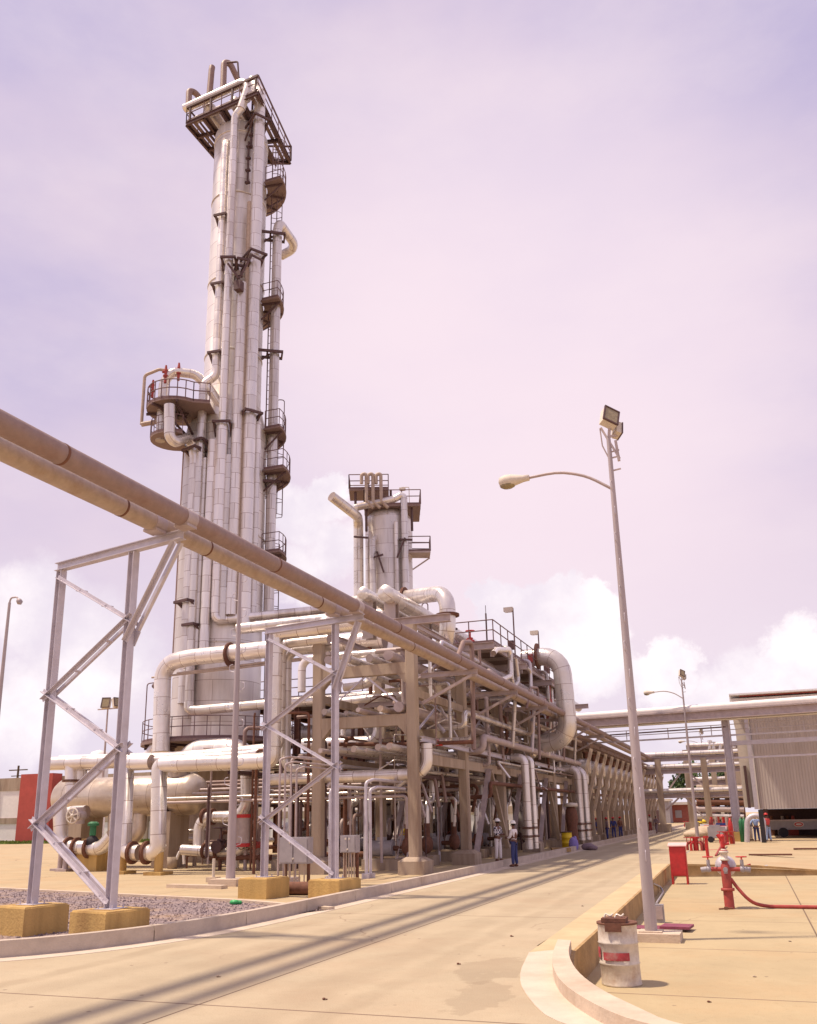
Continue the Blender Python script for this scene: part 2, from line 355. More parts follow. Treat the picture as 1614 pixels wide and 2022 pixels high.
    def build(s, name, m, parent=None, smooth=None):
        if not s.v: s.box((0, 0, 0), (.001, .001, .001))
        me = bpy.data.meshes.new(name); o = Vector(parent['_o']) if parent else Vector((0, 0, 0))
        if not parent: # origin at the base
            xs = [v.x for v in s.v]; ys = [v.y for v in s.v]; o = Vector(((min(xs)+max(xs))/2, (min(ys)+max(ys))/2, min(v.z for v in s.v)))
        me.from_pydata([v-o for v in s.v], [], s.f); me.polygons.foreach_set('use_smooth', s.sm)
        ul = me.uv_layers.new(name='UVMap'); flat = [c for f in s.uv for p in f for c in p]; ul.data.foreach_set('uv', flat)
        me.materials.append(m); me.update()
        ob = bpy.data.objects.new(name, me); COL.objects.link(ob); ob['_o'] = list(o)
        if parent: ob.parent = parent
        else: ob.location = o
        return ob
def tag(o, label, cat, group=None, kind=None):
    if kind: o['kind'] = kind
    if label: o['label'] = label
    if cat: o['category'] = cat
    if group: o['group'] = group
    return o
def thing(name, label, cat, loc=(0, 0, 0), group=None):
    o = bpy.data.objects.new(name, None); COL.objects.link(o); o.location = loc; o['_o'] = list(Vector(loc)); o.empty_display_size = .3
    return tag(o, label, cat, group)
def struct(mb, name, m): return tag(mb.build(name, m), None, None, None, 'structure')
def dup(root, loc, label=None, rz=None):
    r = root.copy(); COL.objects.link(r); r.location = loc
    if rz is not None: r.rotation_euler = (0, 0, rz)
    if label: r['label'] = label
    for ch in list(root.children):
        c = ch.copy(); COL.objects.link(c); c.parent = r
        for g in list(ch.children):
            d = g.copy(); COL.objects.link(d); d.parent = c
    return r
ORD = ['first', 'second', 'third', 'fourth', 'fifth', 'sixth', 'seventh', 'eighth', 'ninth', 'tenth', 'eleventh', 'twelfth', 'thirteenth', 'fourteenth', 'fifteenth', 'sixteenth']
def pipe(label, pts, r, m=clad, name='pipe', cat='pipe', group=None, flange=(), n=16, bend=None, supports=()):
    """a pipe run: one mesh, or a thing with flanges / supports as parts"""
    b = MB().tube(pts, r, n, bend)
    if not flange and not supports: return tag(b.build(name, m), label, cat, group)
    t = thing(name, label, cat, (pts[0][0], pts[0][1], min(p[2] for p in pts)), group)
    b.build('pipe_run', m, t)
    for p, ax in flange:
        p = Vector(p); ax = Vector(ax).normalized()
        f = MB().cyl(p-ax*.05, p-ax*.008, r*1.45, n=n); f.cyl(p+ax*.008, p+ax*.05, r*1.45, n=n); f.build('flange', rust, t)
    for p in supports: MB().cyl((p[0], p[1], 0), (p[0], p[1], p[2]), r*.45, n=8).box((p[0], p[1], .04), (.5, .5, .08)).build('support', greysteel, t)
    return t
def railing(mb, pts, h=1.1, r=.022, closed=False, step=1.4):
    pts = [Vector(p) for p in pts]; seq = pts+([pts[0]] if closed else [])
    for dz in (h, h*.55): mb.tube([p+Vector((0, 0, dz)) for p in seq], r, 6, bend=.02)
    for i in range(len(seq)-1):
        a, b = seq[i], seq[i+1]; k = max(1, round((b-a).length/step))
        for j in range(k): q = a+(b-a)*j/k; mb.cyl(q, q+Vector((0, 0, h)), r, n=6)
    mb.cyl(seq[-1], seq[-1]+Vector((0, 0, h)), r, n=6)
    for i in range(len(seq)-1): mb.bar(seq[i]+Vector((0, 0, .06)), seq[i+1]+Vector((0, 0, .06)), .012, .12)
def ladder(mb, p, z0, z1, w=.45, face=(0, -1), cage=True):
    f = Vector((face[0], face[1], 0)).normalized(); a = Vector((-f.y, f.x, 0)); p = Vector((p[0], p[1], 0))
    for sgn in (-1, 1): mb.bar(p+a*(w/2*sgn)+Vector((0, 0, z0)), p+a*(w/2*sgn)+Vector((0, 0, z1)), .05, .02)
    z = z0+.3
    while z < z1: mb.bar(p-a*w/2+Vector((0, 0, z)), p+a*w/2+Vector((0, 0, z)), .03); z += .32
    if cage:
        z = z0+2.2; arc = [(-.36, 0), (-.4, .35), (-.2, .68), (.2, .68), (.4, .35), (.36, 0)]
        zs = []
        while z < z1+.9: zs.append(z); z += .95
        for z in zs: mb.tube([p+a*x+f*y+Vector((0, 0, z)) for x, y in arc], .02, 5, bend=.05)
        if len(zs) > 1:
            for x, y in arc[1:-1]: mb.bar(p+a*x+f*y+Vector((0, 0, zs[0])), p+a*x+f*y+Vector((0, 0, zs[-1])), .03, .012)
# ------------------------------------------------------------------ the setting
ZY = -.5
KY = [(-3.35, 15.2), (-3.30, 36.5)]
wall_in = [(-30, 9.0)]  # placeholder, replaced below
kerb_top_in = [PZ(*q, .15) for q in [(1128, 1857), (1121, 1882), (1138, 1918), (1187, 1955), (1264, 1991), (1325, 2020)]]
kerb_top_out = [PZ(*q, .15) for q in [(1102, 1855), (1090, 1885), (1092, 1912), (1112, 1945), (1185, 1990), (1270, 2022)]]
gut = [PZ(*q, .012) for q in [(1045, 1880), (1021, 1930), (1049, 1979), (1098, 2020)]]
def ext(a, k=14):    # carry a line on beyond the frame
    d = (a[-1]-a[-2]).normalized(); d2 = Vector((1, -.12, 0)).normalized()
    return a+[a[-1]+(d+d2).normalized()*1.5, a[-1]+(d+d2).normalized()*1.5+d2*k*2]
kin = ext(kerb_top_in); kout = ext(kerb_top_out); gut = ext(gut)
far_corner = PZ(1322, 1706, 0)      # where the wall turns to the right
wl = [Vector((far_corner.x, far_corner.y, 0))]+[Vector((p.x, p.y, 0)) for p in kin]
yard_far = [(far_corner.x, far_corner.y), (2.2, 39.2), (70, 44)]
yz_far = [-.04, -.34, -.3]
# ground: one sheet reaching the horizon, with the sunken yard cut out of it
g = MB()
gz = -.012
B = 1500
wlx = [(p.x, p.y) for p in wl]
lv = [(-B, -B), (-B, B)]
# left part: between x=-B and the wall line
left_poly = [(-B, -B, gz)]+[(B, -B, gz), (B, wlx[-1][1]-3, gz), (wlx[-1][0], wlx[-1][1], gz)]+[(x, y, gz) for x, y in reversed(wlx[:-1])]+[(far_corner.x, 60, gz), (-B, 60, gz)]
g.add(left_poly, [tuple(range(len(left_poly)))])
g.add([(far_corner.x, far_corner.y, -.04), (2.2, 39.2, -.34), (70, 44, -.3), (70, 60, gz), (2.2, 60, gz), (far_corner.x, 60, gz)], [(0, 1, 4, 5), (1, 2, 3, 4)])
g.add([(-B, 60, gz), (far_corner.x, 60, gz), (2.2, 60, gz), (70, 60, gz), (B, 60, gz), (B, B, gz), (-B, B, gz)], [tuple(range(7))])
yardm = slab('yardm', (.42, .335, .20), jx=(.95, 6.5), jy=4.6, dirt=(.44, .27, .13), patch=[(-1, 40, 2, 1, .3)])
padm = slab('padm', (.43, .335, .205), jx=(-16, -21, -26), jy=5.5, dirt=(.44, .27, .13))
g2 = struct(g, 'ground', groundm)
y = MB()
yp = [(p[0], p[1], ZY) for p in wlx]+[(70, 5, ZY), (70, 44, ZY), (2.2, 39.2, ZY)]
y.add(yp, [tuple(range(len(yp)))[::-1]]); yo = struct(y, 'yard', yardm)
# road
roadm = slab('roadm', (.42, .345, .235), jx=(-5.98,), jy=9.2, tracks=[(-7.3, .6, .22), (-5.0, .45, .18), (-8.4, .4, .15), (-9.15, .25, .3), (-4.3, .25, .2)], patch=[(-3.45, 12.2, .5, .9, .36), (-3.1, 10.4, .35, .9, .32)])
rd = MB().add([(-60, -20, 0), (60, -20, 0), (60, 3, 0), (-.2, 7, 0), (-3.35, 14.5, 0), (far_corner.x, far_corner.y, 0), (far_corner.x, 60, 0), (-3.4, 400, 0), (-9.4, 400, 0), (-9.4, 16.2, 0), (-9.6, 14.3, 0), (-10.2, 12.6, 0), (-11.2, 11.2, 0), (-13.5, 9.6, 0), (-60, -2, 0)], [tuple(range(15))])
struct(rd, 'road', roadm)
# paving left of the kerb, gravel bed
pd = MB().add([(-9.5, 16.2, .0), (-9.5, 300, 0), (-75, 300, 0), (-75, 10, 0), (-13.5, 9.7, 0), (-10.4, 12.6, 0)], [tuple(range(6))]); pd = struct(pd, 'paving', padm)
# left kerb: one run of precast stones
def ribbon(mb, A, Bp, z0, z1, gap=None):
    n = len(A); vs = []
    for i in range(n): vs += [(A[i][0], A[i][1], z0), (A[i][0], A[i][1], z1), (Bp[i][0], Bp[i][1], z1), (Bp[i][0], Bp[i][1], z0)]
    fs = []
    for i in range(n-1):
        a = i*4; b = a+4; fs += [(a, b, b+1, a+1), (a+1, b+1, b+2, a+2), (a+2, b+2, b+3, a+3)]
    fs += [(0, 1, 2, 3), ((n-1)*4+3, (n-1)*4+2, (n-1)*4+1, (n-1)*4)]
    mb.add(vs, fs)
kl = [(-40, 3.5), (-20, 7.9), (-13.5, 9.75), (-11.1, 11.25), (-10.15, 12.6), (-9.6, 14.3), (-9.4, 16.2), (-9.38, 20)]
def resample(P, step):
    P = [Vector((p[0], p[1], 0)) for p in P]; out = []; 
    for i in range(len(P)-1):
        k = max(1, int((P[i+1]-P[i]).length/step))
        out += [P[i].lerp(P[i+1], j/k) for j in range(k)]
    return out+[P[-1]]
# smooth the bend
def chaikin(P, it=2):
    P = [Vector((p[0], p[1], 0)) for p in P]
    for _ in range(it):
        Q = [P[0]]
        for i in range(len(P)-1): Q += [P[i].lerp(P[i+1], .25), P[i].lerp(P[i+1], .75)]
        P = Q+[P[-1]]
    return P
kl = chaikin(kl, 2)+[Vector((-9.38, 300, 0))]
def offset(P, d):
    out = []
    for i, p in enumerate(P):
        t = (P[min(i+1, len(P)-1)]-P[max(i-1, 0)]).normalized(); out.append(p+Vector((-t.y, t.x, 0))*d)
    return out
kb = MB()
def stones(mb, P, d, z0, z1, ln=2.4, lim=80):
    rs = resample(P, .3); acc = 0; seg = [rs[0]]; cnt = 0
    for i in range(1, len(rs)):
        acc += (rs[i]-rs[i-1]).length; seg.append(rs[i])
        if acc > ln and rs[i].y < lim:
            # leave a 12 mm joint
            s2 = seg[:]; s2[-1] = s2[-1]+(s2[-2]-s2[-1]).normalized()*.022
            ribbon(mb, s2, offset(s2, d), z0, z1+random.uniform(-.003, .003)); seg = [rs[i]]; acc = 0
    if len(seg) > 1: ribbon(mb, seg, offset(seg, d), z0, z1)
stones(kb, kl, .17, -.05, .25); kbo = struct(kb, 'kerb', kerbm)
gt = MB(); go = offset(kl, -.42); ribbon(gt, go, [p for p in kl], -.01, .006); struct(gt, 'gutter', gutter)
# gravel bed behind the kerb
gm = bpy.data.materials.new('gravelm'); gm.use_nodes = True; _n = gm.node_tree.nodes; _l = gm.node_tree.links
_v = _n.new('ShaderNodeTexVoronoi'); _v.inputs['Scale'].default_value = 17; _g = _n.new('ShaderNodeNewGeometry'); _l.new(_g.outputs['Position'], _v.inputs['Vector'])
_r = _n.new('ShaderNodeValToRGB'); _l.new(_v.outputs['Color'], _r.inputs[0]); _r.color_ramp.elements[0].color = (.09, .06, .075, 1); _r.color_ramp.elements[1].color = (.42, .33, .32, 1)
_no = _n.new('ShaderNodeTexNoise'); _no.inputs['Scale'].default_value = .9; _no.inputs['Detail'].default_value = 5; _l.new(_g.outputs['Position'], _no.inputs['Vector'])
_mr = _n.new('ShaderNodeMapRange'); _l.new(_no.outputs[0], _mr.inputs[0]); _mr.inputs[1].default_value = .5; _mr.inputs[2].default_value = .7; _mr.inputs[4].default_value = .6
_mx = _n.new('ShaderNodeMix'); _mx.data_type = 'RGBA'; _l.new(_mr.outputs[0], _mx.inputs[0]); _l.new(_r.outputs[0], _mx.inputs[6]); _mx.inputs[7].default_value = (.42, .28, .16, 1)
_l.new(_mx.outputs[2], _n['Principled BSDF'].inputs['Base Color']); _n['Principled BSDF'].inputs['Roughness'].default_value = .9
_b = _n.new('ShaderNodeBump'); _b.inputs['Strength'].default_value = 1; _b.inputs['Distance'].default_value = .04; _b.invert = True; _l.new(_v.outputs['Distance'], _b.inputs['Height']); _l.new(_b.outputs[0], _n['Principled BSDF'].inputs['Normal'])
ga = PZ(0, 1757, 0); gb = PZ(480, 1782, 0); gc = PZ(655, 1797, 0)
gd = (ga-gb).normalized()
kin_l = [p for p in offset(kl, .18) if p.y < 18.2]
bed = [gc, gb, ga, ga+gd*30]+[Vector((-45, 3, 0))]+[p for p in kin_l if p.x > -39]
gv = MB().add([(p.x, p.y, .006) for p in bed], [tuple(range(len(bed)))[::-1]])
def inpoly(x, y, P):
    c = False; j = len(P)-1
    for i in range(len(P)):
        if (P[i].y > y) != (P[j].y > y) and x < (P[j].x-P[i].x)*(y-P[i].y)/(P[j].y-P[i].y)+P[i].x: c = not c
        j = i
    return c
rnd = random.Random(3); cnt = 0
while cnt < 12000:
    x = rnd.uniform(-26, -8.8); yv = rnd.uniform(9, 25)
    if not inpoly(x, yv, bed): continue
    cnt += 1; s_ = rnd.uniform(.015, .04); a = rnd.uniform(0, 6.28)
    ca, sa = math.cos(a)*s_, math.sin(a)*s_*rnd.uniform(.6, 1); h = s_*rnd.uniform(.5, 1.1)
    gv.add([(x+ca, yv+sa, .004), (x-sa, yv+ca, .004), (x-ca, yv-sa, .004), (x+sa, yv-ca, .004), (x+ca*.3, yv+sa*.2, .006+h), (x-ca*.4, yv-sa*.4, .006+h*.9)],
           [(0, 1, 4), (1, 2, 5, 4), (2, 3, 5), (3, 0, 4, 5)])
tag(gv.build('gravel', gm), 'grey and brown gravel bed behind the kerb', None, None, 'stuff')
# edge strip of the paving beside the gravel
es = MB(); es.bar(gb+Vector((0, 0, .03)), ga+gd*8+Vector((0, 0, .03)), .18, .07); es.bar(gb+Vector((0, 0, .029)), gc+Vector((0, 0, .029)), .18, .068); struct(es, 'paving_edge', concl)
# right side: low kerb round the corner, gutter slab, retaining wall down to the yard
kr = MB()
def arc_pts(P): 
    q = chaikin(P, 2); return q
A = arc_pts(kin); Bq = arc_pts(kout)
n_ = min(len(A), len(Bq)); ribbon(kr, Bq[:n_], A[:n_], -.03, .15)
struct(kr, 'corner_kerb', concl)
G_ = arc_pts(gut)
gs = MB(); A2 = Bq[:]; k_ = len(A2)
Gr = [G_[min(len(G_)-1, int(i*(len(G_)-1)/(k_-1)))] for i in range(k_)]
ribbon(gs, Gr, A2, -.01, .008); struct(gs, 'corner_gutter', gutter)
lip = PZ(1112, 1862, 0)
st_ = MB(); st_.add([(gut[0].x, gut[0].y, .005), (far_corner.x-.6, far_corner.y, .005), (far_corner.x-.01, far_corner.y, .005), (A[0].x+.01, A[0].y+.1, .005), (Bq[0].x, Bq[0].y, .005)], [(0, 4, 3, 2, 1)]); struct(st_, 'road_edge', mat('edgem', (.52, .40, .24), .92, 0, .12, 1.5, bump=.2, bscale=30, dirt=(.45, .3, .17), dirt_amt=.5))
w = MB(); WI = [Vector((far_corner.x, far_corner.y, 0))]+A
WO = offset(WI, .0)
WA = [Vector((p.x, p.y, 0)) for p in WI]
WB = offset(WI, -.13)
nA = len(WA)
ribbon(w, WA, offset(WA, .06), ZY-.1, .004)
wo = w.build('retaining_wall', wallm); tag(wo, 'stained brown concrete retaining wall dropping from the road to the yard', 'wall')
fw = MB()
P3 = [(far_corner.x, far_corner.y, -.0), (0, 38.9, -.12), (2.2, 39.2, -.30), (20, 40.4, -.28), (70, 44, -.26)]
for i in range(len(P3)-1):
    a, b = P3[i], P3[i+1]
    fw.add([(a[0], a[1], ZY-.1), (b[0], b[1], ZY-.1), (b[0], b[1], b[2]), (a[0], a[1], a[2]), (a[0], a[1]+.2, a[2]), (b[0], b[1]+.2, b[2]), (a[0], a[1]+.2, ZY-.1), (b[0], b[1]+.2, ZY-.1)],
           [(0, 1, 2, 3), (3, 2, 5, 4), (4, 5, 7, 6)])
tag(fw.build('retaining_wall', wallm), 'low tan concrete wall crossing the yard behind the fire hydrant', 'wall')
# ------------------------------------------------------------------ pipe bents beside the kerb
def bent(nm, pl, pr, ztop, xend, label):
    pl = Vector((*pl, 0)); pr = Vector((*pr, 0)); d = (pr-pl).normalized(); nrm = Vector((-d.y, d.x, 0))
    t = thing('pipe_trestle', label, 'pipe support', (*((pl+pr)/2).xy, 0), 'steel pipe trestles')
    zf = .5
    for p in (pl, pr):
        MB().hbar(p+Vector((0, 0, zf+.02)), p+Vector((0, 0, ztop-.13)), .15, .15, .014, up=d).build('post', galv, t)
        b = MB().box(p+Vector((0, 0, zf+.01)), (.42, .42, .025))
        for sx in (-1, 1):
            for sy in (-1, 1): b.cyl(p+Vector((sx*.15, sy*.15, zf+.02)), p+Vector((sx*.15, sy*.15, zf+.08)), .014, n=6)
        b.build('base_plate', galv, t)
        f = MB().box(p+Vector((0, 0, zf/2-.05)), (.95, .95, zf+.06), math.atan2(d.y, d.x)).box(p+Vector((0, 0, zf-.008)), (.92, .92, .03), math.atan2(d.y, d.x), taper=.97).box(p+Vector((0, 0, zf+.0)), (.5, .5, .03), .02+math.atan2(d.y, d.x)); f.build('footing', footm, t)
    end = pl+d*(xend)
    MB().hbar(pl-d*.15+Vector((0, 0, ztop-.03)), end+Vector((0, 0, ztop-.03)), .16, .17, .014, up=(0, 0, 1)).build('top_beam', galv, t)
    # zigzag of paired angles
    k = 5; fr_ = (0, .215, .42, .605, .80, .985); zs = [zf+.1+(ztop-.2-zf-.1)*f_ for f_ in fr_]
    for i in range(k):
        a = (pr if i % 2 == 0 else pl)+Vector((0, 0, zs[i])); b = (pl if i % 2 == 0 else pr)+Vector((0, 0, zs[i+1]))
        ext_ = (b-a).normalized()*.17
        if 0 < i: a = a-ext_
        if i < 4: b = b+ext_
        br = MB()
        for s_ in (-1, 1):
            o = nrm*(.085*s_); br.angle(a+o, b+o, .062*s_, .01, up=nrm)
        for f_ in (.35, .7): m_ = a.lerp(b, f_); br.box(m_, (.13, .19, .022), math.atan2(d.y, d.x))
        for e_ in (a, b):
            for f_ in (.12, .24):
                c_ = e_.lerp(b if e_ is a else a, f_*.35)-nrm*.098; br.cyl(c_, c_-nrm*.02, .016, n=6)
        br.build('brace', galv, t)
    # knee brace carrying the overhang
    a = pr+Vector((0, 0, ztop-1.9)); b = end-d*.15+Vector((0, 0, ztop-.15)); kb_ = MB()
    for s_ in (-1, 1): kb_.angle(a+nrm*(.085*s_), b+nrm*(.085*s_), .075*s_, .011, up=nrm)
    kb_.bar(a+Vector((0, 0, -.05))+nrm*.085, a.lerp(b, .12)+nrm*.085, .2, .014, up=nrm)
    kb_.build('knee_brace', galv, t)
    return end
E1 = bent('a', (-12.95, 14.15), (-10.75, 13.65), 7.19, 3.62, 'tall grey zigzag braced pipe support frame nearest the camera at far left')
E2 = bent('b', (-12.3, 21.8), (-10.05, 21.4), 7.19, 3.2, 'grey zigzag braced pipe support frame standing on yellow footings before the pipe rack')
# ------------------------------------------------------------------ the twin brown pipes overhead
def rings(mb, X, z, r, ys):
    for yy in ys: mb.cyl((X, yy-.03, z), (X, yy+.03, z), r+.007, n=20)
for X, lab, mm, ys in ((-9.28, 'brown overhead pipe, the right hand one of the long pair', brownpipe, [9.9, 16.6, 24, 30, 36, 44, 52]), (-9.96, 'tan overhead pipe, the left hand one of the long pair', tanpipe, [8, 12.2, 14.9, 20.1, 27, 33, 41, 49])):
    zc = 7.19+.05+.17; t = thing('overhead_pipe', lab, 'pipe', (X, 2, zc), 'long pair of overhead pipes')
    MB().tube([(X, 1, zc), (X, 100, zc)], .175, 24).build('pipe_run', mm, t)
    for yy in ys: MB().cyl((X, yy-.025, zc), (X, yy+.025, zc), .181, n=20).build('weld_band', rust, t)
    for yy in (13.2, 21.05): MB().cyl((X, yy-.16, zc), (X, yy+.16, zc), .186, n=20).box((X, yy, zc-.165), (.3, .3, .05)).build('saddle', greysteel, t)
# ------------------------------------------------------------------ concrete pipe rack
RX = (-15.4, -11.5); RY = [31.3+6.28*k for k in range(6)]
rack = thing('pipe_rack', 'tall concrete pipe rack with footings, cross beams and steel braces along the road', 'pipe rack', (-13.4, 31, 0))
def column(X, Y, ztop, w=.40):
    MB().prism([(X-w/2, Y-w/2+.04), (X-w/2+.04, Y-w/2), (X+w/2-.04, Y-w/2), (X+w/2, Y-w/2+.04), (X+w/2, Y+w/2-.04), (X+w/2-.04, Y+w/2), (X-w/2+.04, Y+w/2), (X-w/2, Y+w/2-.04)], .55, ztop).build('column', conc, rack)
    f = MB().box((X, Y, .2), (1.0, 1.0, .5)); f.box((X, Y, .52), (1.0, 1.0, .14), taper=.55); f.build('footing', conc, rack)
for k, Y in enumerate(RY):
    for X in RX: column(X, Y, 9.1 if k == 0 else 9.0)
    for j, z in enumerate((5.5, 7.45)):
        MB().box((-13.45, Y, z), (3.5, .32, .42)).build('cross_beam', conc, rack)
        for X, s_ in ((-15.19, 1), (-11.71, -1)):
            MB().add([(X, Y-.15, z-.21), (X, Y+.15, z-.21), (X, Y+.15, z-.6), (X, Y-.15, z-.6), (X+s_*.35, Y-.15, z-.21), (X+s_*.35, Y+.15, z-.21)], [(0, 3, 4), (1, 5, 2), (3, 2, 5, 4), (0, 4, 5, 1), (0, 1, 2, 3)]).build('corbel', conc, rack)
    MB().hbar((-15.6, Y, 9.25), (-9.9, Y, 9.25), .25, .3, .02).build('steel_beam', greysteel, rack)
    if k < 5:
        for X in RX:
            for z in ((4.1, .45), (6.5, .35)): MB().box((X, Y+3.14, z[0]), (.26, 5.88, z[1]*.85)).build('long_beam', conc, rack)
    # brackets holding the overhead pair
    b = MB().hbar((-11.24, Y+.3, 7.15), (-9.0, Y+.3, 7.15), .15, .18, .014); b.bar((-11.2, Y+.3, 6.1), (-9.2, Y+.3, 7.05), .12, .1); b.build('bracket', greysteel, rack)
for k in (1, 2, 3, 4):
    Y = RY[k]
    for X, sx in ((-11.2, .0), (-15.1, 0)):
        b = MB().hbar((X, Y+.5, .5), (X, Y+3.0, 4.0), .2, .2, .02); b.build('brace', greysteel, rack)
        b = MB().bar((X, Y+5.8, .5), (X, Y+3.25, 4.0), .2, .16); b.build('brace', conc, rack)
b = MB()
for k in range(5): b.hbar((-11.12, RY[k]-.1, 4.75), (-11.12, RY[k]+5.9, 4.7), .16, .2, .014)
b.build('side_beam', galv, rack)
# pipes lying in the rack, each a thing
rp = random.Random(11)
levels = [(4.35, [-14.8, -14.2, -13.6, -13.1, -12.5, -12.0], 'lowest'), (5.78, [-14.75, -14.1, -13.3, -12.5, -11.95], 'second'), (7.75, [-14.7, -13.9, -13.1, -12.3], 'third')]
for li, (z, xs, nm) in enumerate(levels):
    for xi, X in enumerate(xs):
        r = rp.choice([.09, .12, .16, .2]) if li else rp.choice([.06, .09, .12])
        y0 = 31.3-rp.uniform(.3, 1.2); y1 = rp.choice([64, 80, 95])
        m_ = rp.choice([clad, cladw, tanpipe, greysteel, clad])
        pipe('%s pipe from the left on the %s tier of the concrete rack' % (ORD[xi], nm), [(X, y0, z+r-.02), (X, y1, z+r-.02)], r, m_, name='rack_pipe', group='pipes lying along the concrete rack', n=12)
# two capped headers on top, running away along the rack
for X, px, r, lab in ((-14.5, 713, .27, 'left one of two round capped pipe headers on top of the rack'), (-13.2, 757, .34, 'right and larger one of two round capped pipe headers on top of the rack')):
    p = PX(px, 1169, X); t = thing('pipe_header', lab, 'pipe', (p.x, p.y, 0), 'capped headers on the rack top')
    MB().tube([p+Vector((0, .2, 0)), (X, 78, p.z)], r, 24, caps=False).build('pipe_run', cladw, t)
    MB().lathe([(0.001, 0), (r*.5, .02), (r*.85, .09), (r, .2), (r+.01, .2), (r+.01, .26)], p, (0, 1, 0), 24).build('end_cap', cladw, t)
    for k in range(0, 6):
        yy = RY[k]+.1
        if yy < p.y+.4: yy = p.y+.7
        b = MB().box((X, yy, (p.z-r+9.4)/2), (.5, .03, p.z-r-9.4+.12)); b.box((X, yy+.4, (p.z-r+9.4)/2), (.5, .03, p.z-r-9.4+.12)); b.build('saddle', cladw, t)
top = PX(757, 1169, -13.2).z
# gooseneck line over the headers
Yg = 36.
pipe('wide inverted U pipe bridging over the rack headers in the middle', [PY(700, 1190, 41), PY(790, 1182, 38), PY(884, 1170, Yg), PY(884, 1262, Yg), PY(862, 1300, Yg+1.2)], .36, clad, flange=[(PY(800, 1181, 37.8), (1, -.05, 0)), (PY(884, 1215, Yg), (0, 0, 1))], bend=.85)
# platform on the rack with railings and instruments
za = HZ(PX(975, 1268, -10.6), 1268); pa = PX(975, 1268, -10.6)
plat = thing('rack_platform', 'steel walkway platform with handrails on top of the concrete rack', 'platform', (-12.5, pa.y+8, pa.z))
px0 = -14.2
pz = pa.z; y0 = pa.y; y1 = y0+20
MB().box(((px0-10.6)/2, (y0+y1)/2, pz-.04), (-10.6-px0, y1-y0, .06)).build('deck', grating, plat)
b = MB(); b.hbar((px0, y0+.1, pz-.2), (-10.6, y0+.1, pz-.2), .12, .24); b.hbar((-10.66, y0+.2, pz-.2), (-10.66, y1, pz-.2), .12, .24); b.hbar((px0, y0+.2, pz-.2), (px0, y1, pz-.2), .12, .24)
for k in range(8): b.bar((px0+.1, y0+2.5*k+1.2, pz-.17), (-10.75, y0+2.5*k+1.2, pz-.17), .08, .16)
for k in range(4):
    for X in (px0+.15, -10.8): b.bar((X, y0+.4+5.8*k, 9.3), (X, y0+.4+5.8*k, pz-.1), .16)
b.build('deck_frame', greysteel, plat)
b = MB(); railing(b, [(px0, y0+1, pz), (px0, y0, pz), (-10.6, y0, pz), (-10.6, y1, pz)], 1.1, .028); b.build('railing', rail, plat)
b = MB(); b.cyl((-11.0, y0+.3, pz), (-11.0, y0+.3, pz+1.5), .04, n=8); b.cyl((-11.0, y0+.3, pz+1.5), (-11.0, y0+.3, pz+1.9), .015, n=6); b.build('mast', dark, plat)
def wheelvalve(p, sc=1., wm_=rail, label='', col=greysteel, name='valve', group='valves', ax=(0, 0, 1)):
    t = thing(name, label, 'valve', p, group); p = Vector(p)
    MB().ball(p+Vector((0, 0, .0)), .16*sc, 12).cyl(p+Vector((0, -.26*sc, 0)), p+Vector((0, .26*sc, 0)), .12*sc).cyl(p+Vector((0, -.28*sc, 0)), p+Vector((0, -.22*sc, 0)), .2*sc).cyl(p+Vector((0, .22*sc, 0)), p+Vector((0, .28*sc, 0)), .2*sc).build('valve_body', col, t)
    MB().cyl(p, p+Vector((0, 0, .6*sc)), .035*sc, n=8).cyl(p+Vector((0, 0, .18*sc)), p+Vector((0, 0, .24*sc)), .13*sc).build('stem', col, t)
    c = p+Vector((0, 0, .58*sc)); h = MB().torus(c, (0, 0, 1), .22*sc, .025*sc, 18)
    for k in range(3): a = k*math.pi/3; h.bar(c-Vector((math.cos(a), math.sin(a), 0))*.21*sc, c+Vector((math.cos(a), math.sin(a), 0))*.21*sc, .03*sc)
    h.build('handwheel', wm_, t); return t
wheelvalve((-12.9, y0+.8, pz+.3), 1.2, dark, 'dark handwheel valve standing on the rack platform')
wheelvalve((-12.0, y0+.9, pz+.25), 1.0, red, 'red handwheel valve standing on the rack platform', red)
# instrument cluster of pipes hanging below the platform
X_ = -10.35
for i, (a, lab) in enumerate([([(975, 1290), (980, 1283), (1008, 1283), (1008, 1335), (985, 1345)], 'left hanging S shaped pipe below the rack platform'), ([(1018, 1300), (1024, 1345), (1010, 1362)], 'short bent pipe hanging right of the S shaped pipe'),
                              ([(1040, 1318), (1048, 1325), (1048, 1362)], 'thin bent pipe hanging furthest right below the platform'), ([(903, 1300), (915, 1268), (932, 1268), (936, 1480)], 'brown inverted U conduit rising beside the second rack column')]):
    pts = [PX(x, yy, X_+.05*i) for x, yy in a]
    pipe(lab, pts, (.13, .12, .08, .1)[i], (cladw, clad, clad, brownpipe)[i], n=12, group='pipes hanging at the rack side')
pipe('brown inverted U conduit beside the third rack column', [PX(x, yy, -9.8) for x, yy in [(1040, 1400), (1048, 1358), (1062, 1358), (1066, 1500)]], .07, brownpipe, n=10)
# the big loop at the right end of the platform
Yl = PX(1060, 1295, -13).y
pipe('big shiny pipe loop bulging out right of the rack', [PY(1035, 1300, 50.5), PY(1108, 1294, 50), PY(1124, 1460, 50), PY(1060, 1470, 50.5)], .52, cladw, bend=1.25, n=28, flange=[(PY(1062, 1296, 50.2), (1, 0, 0))])
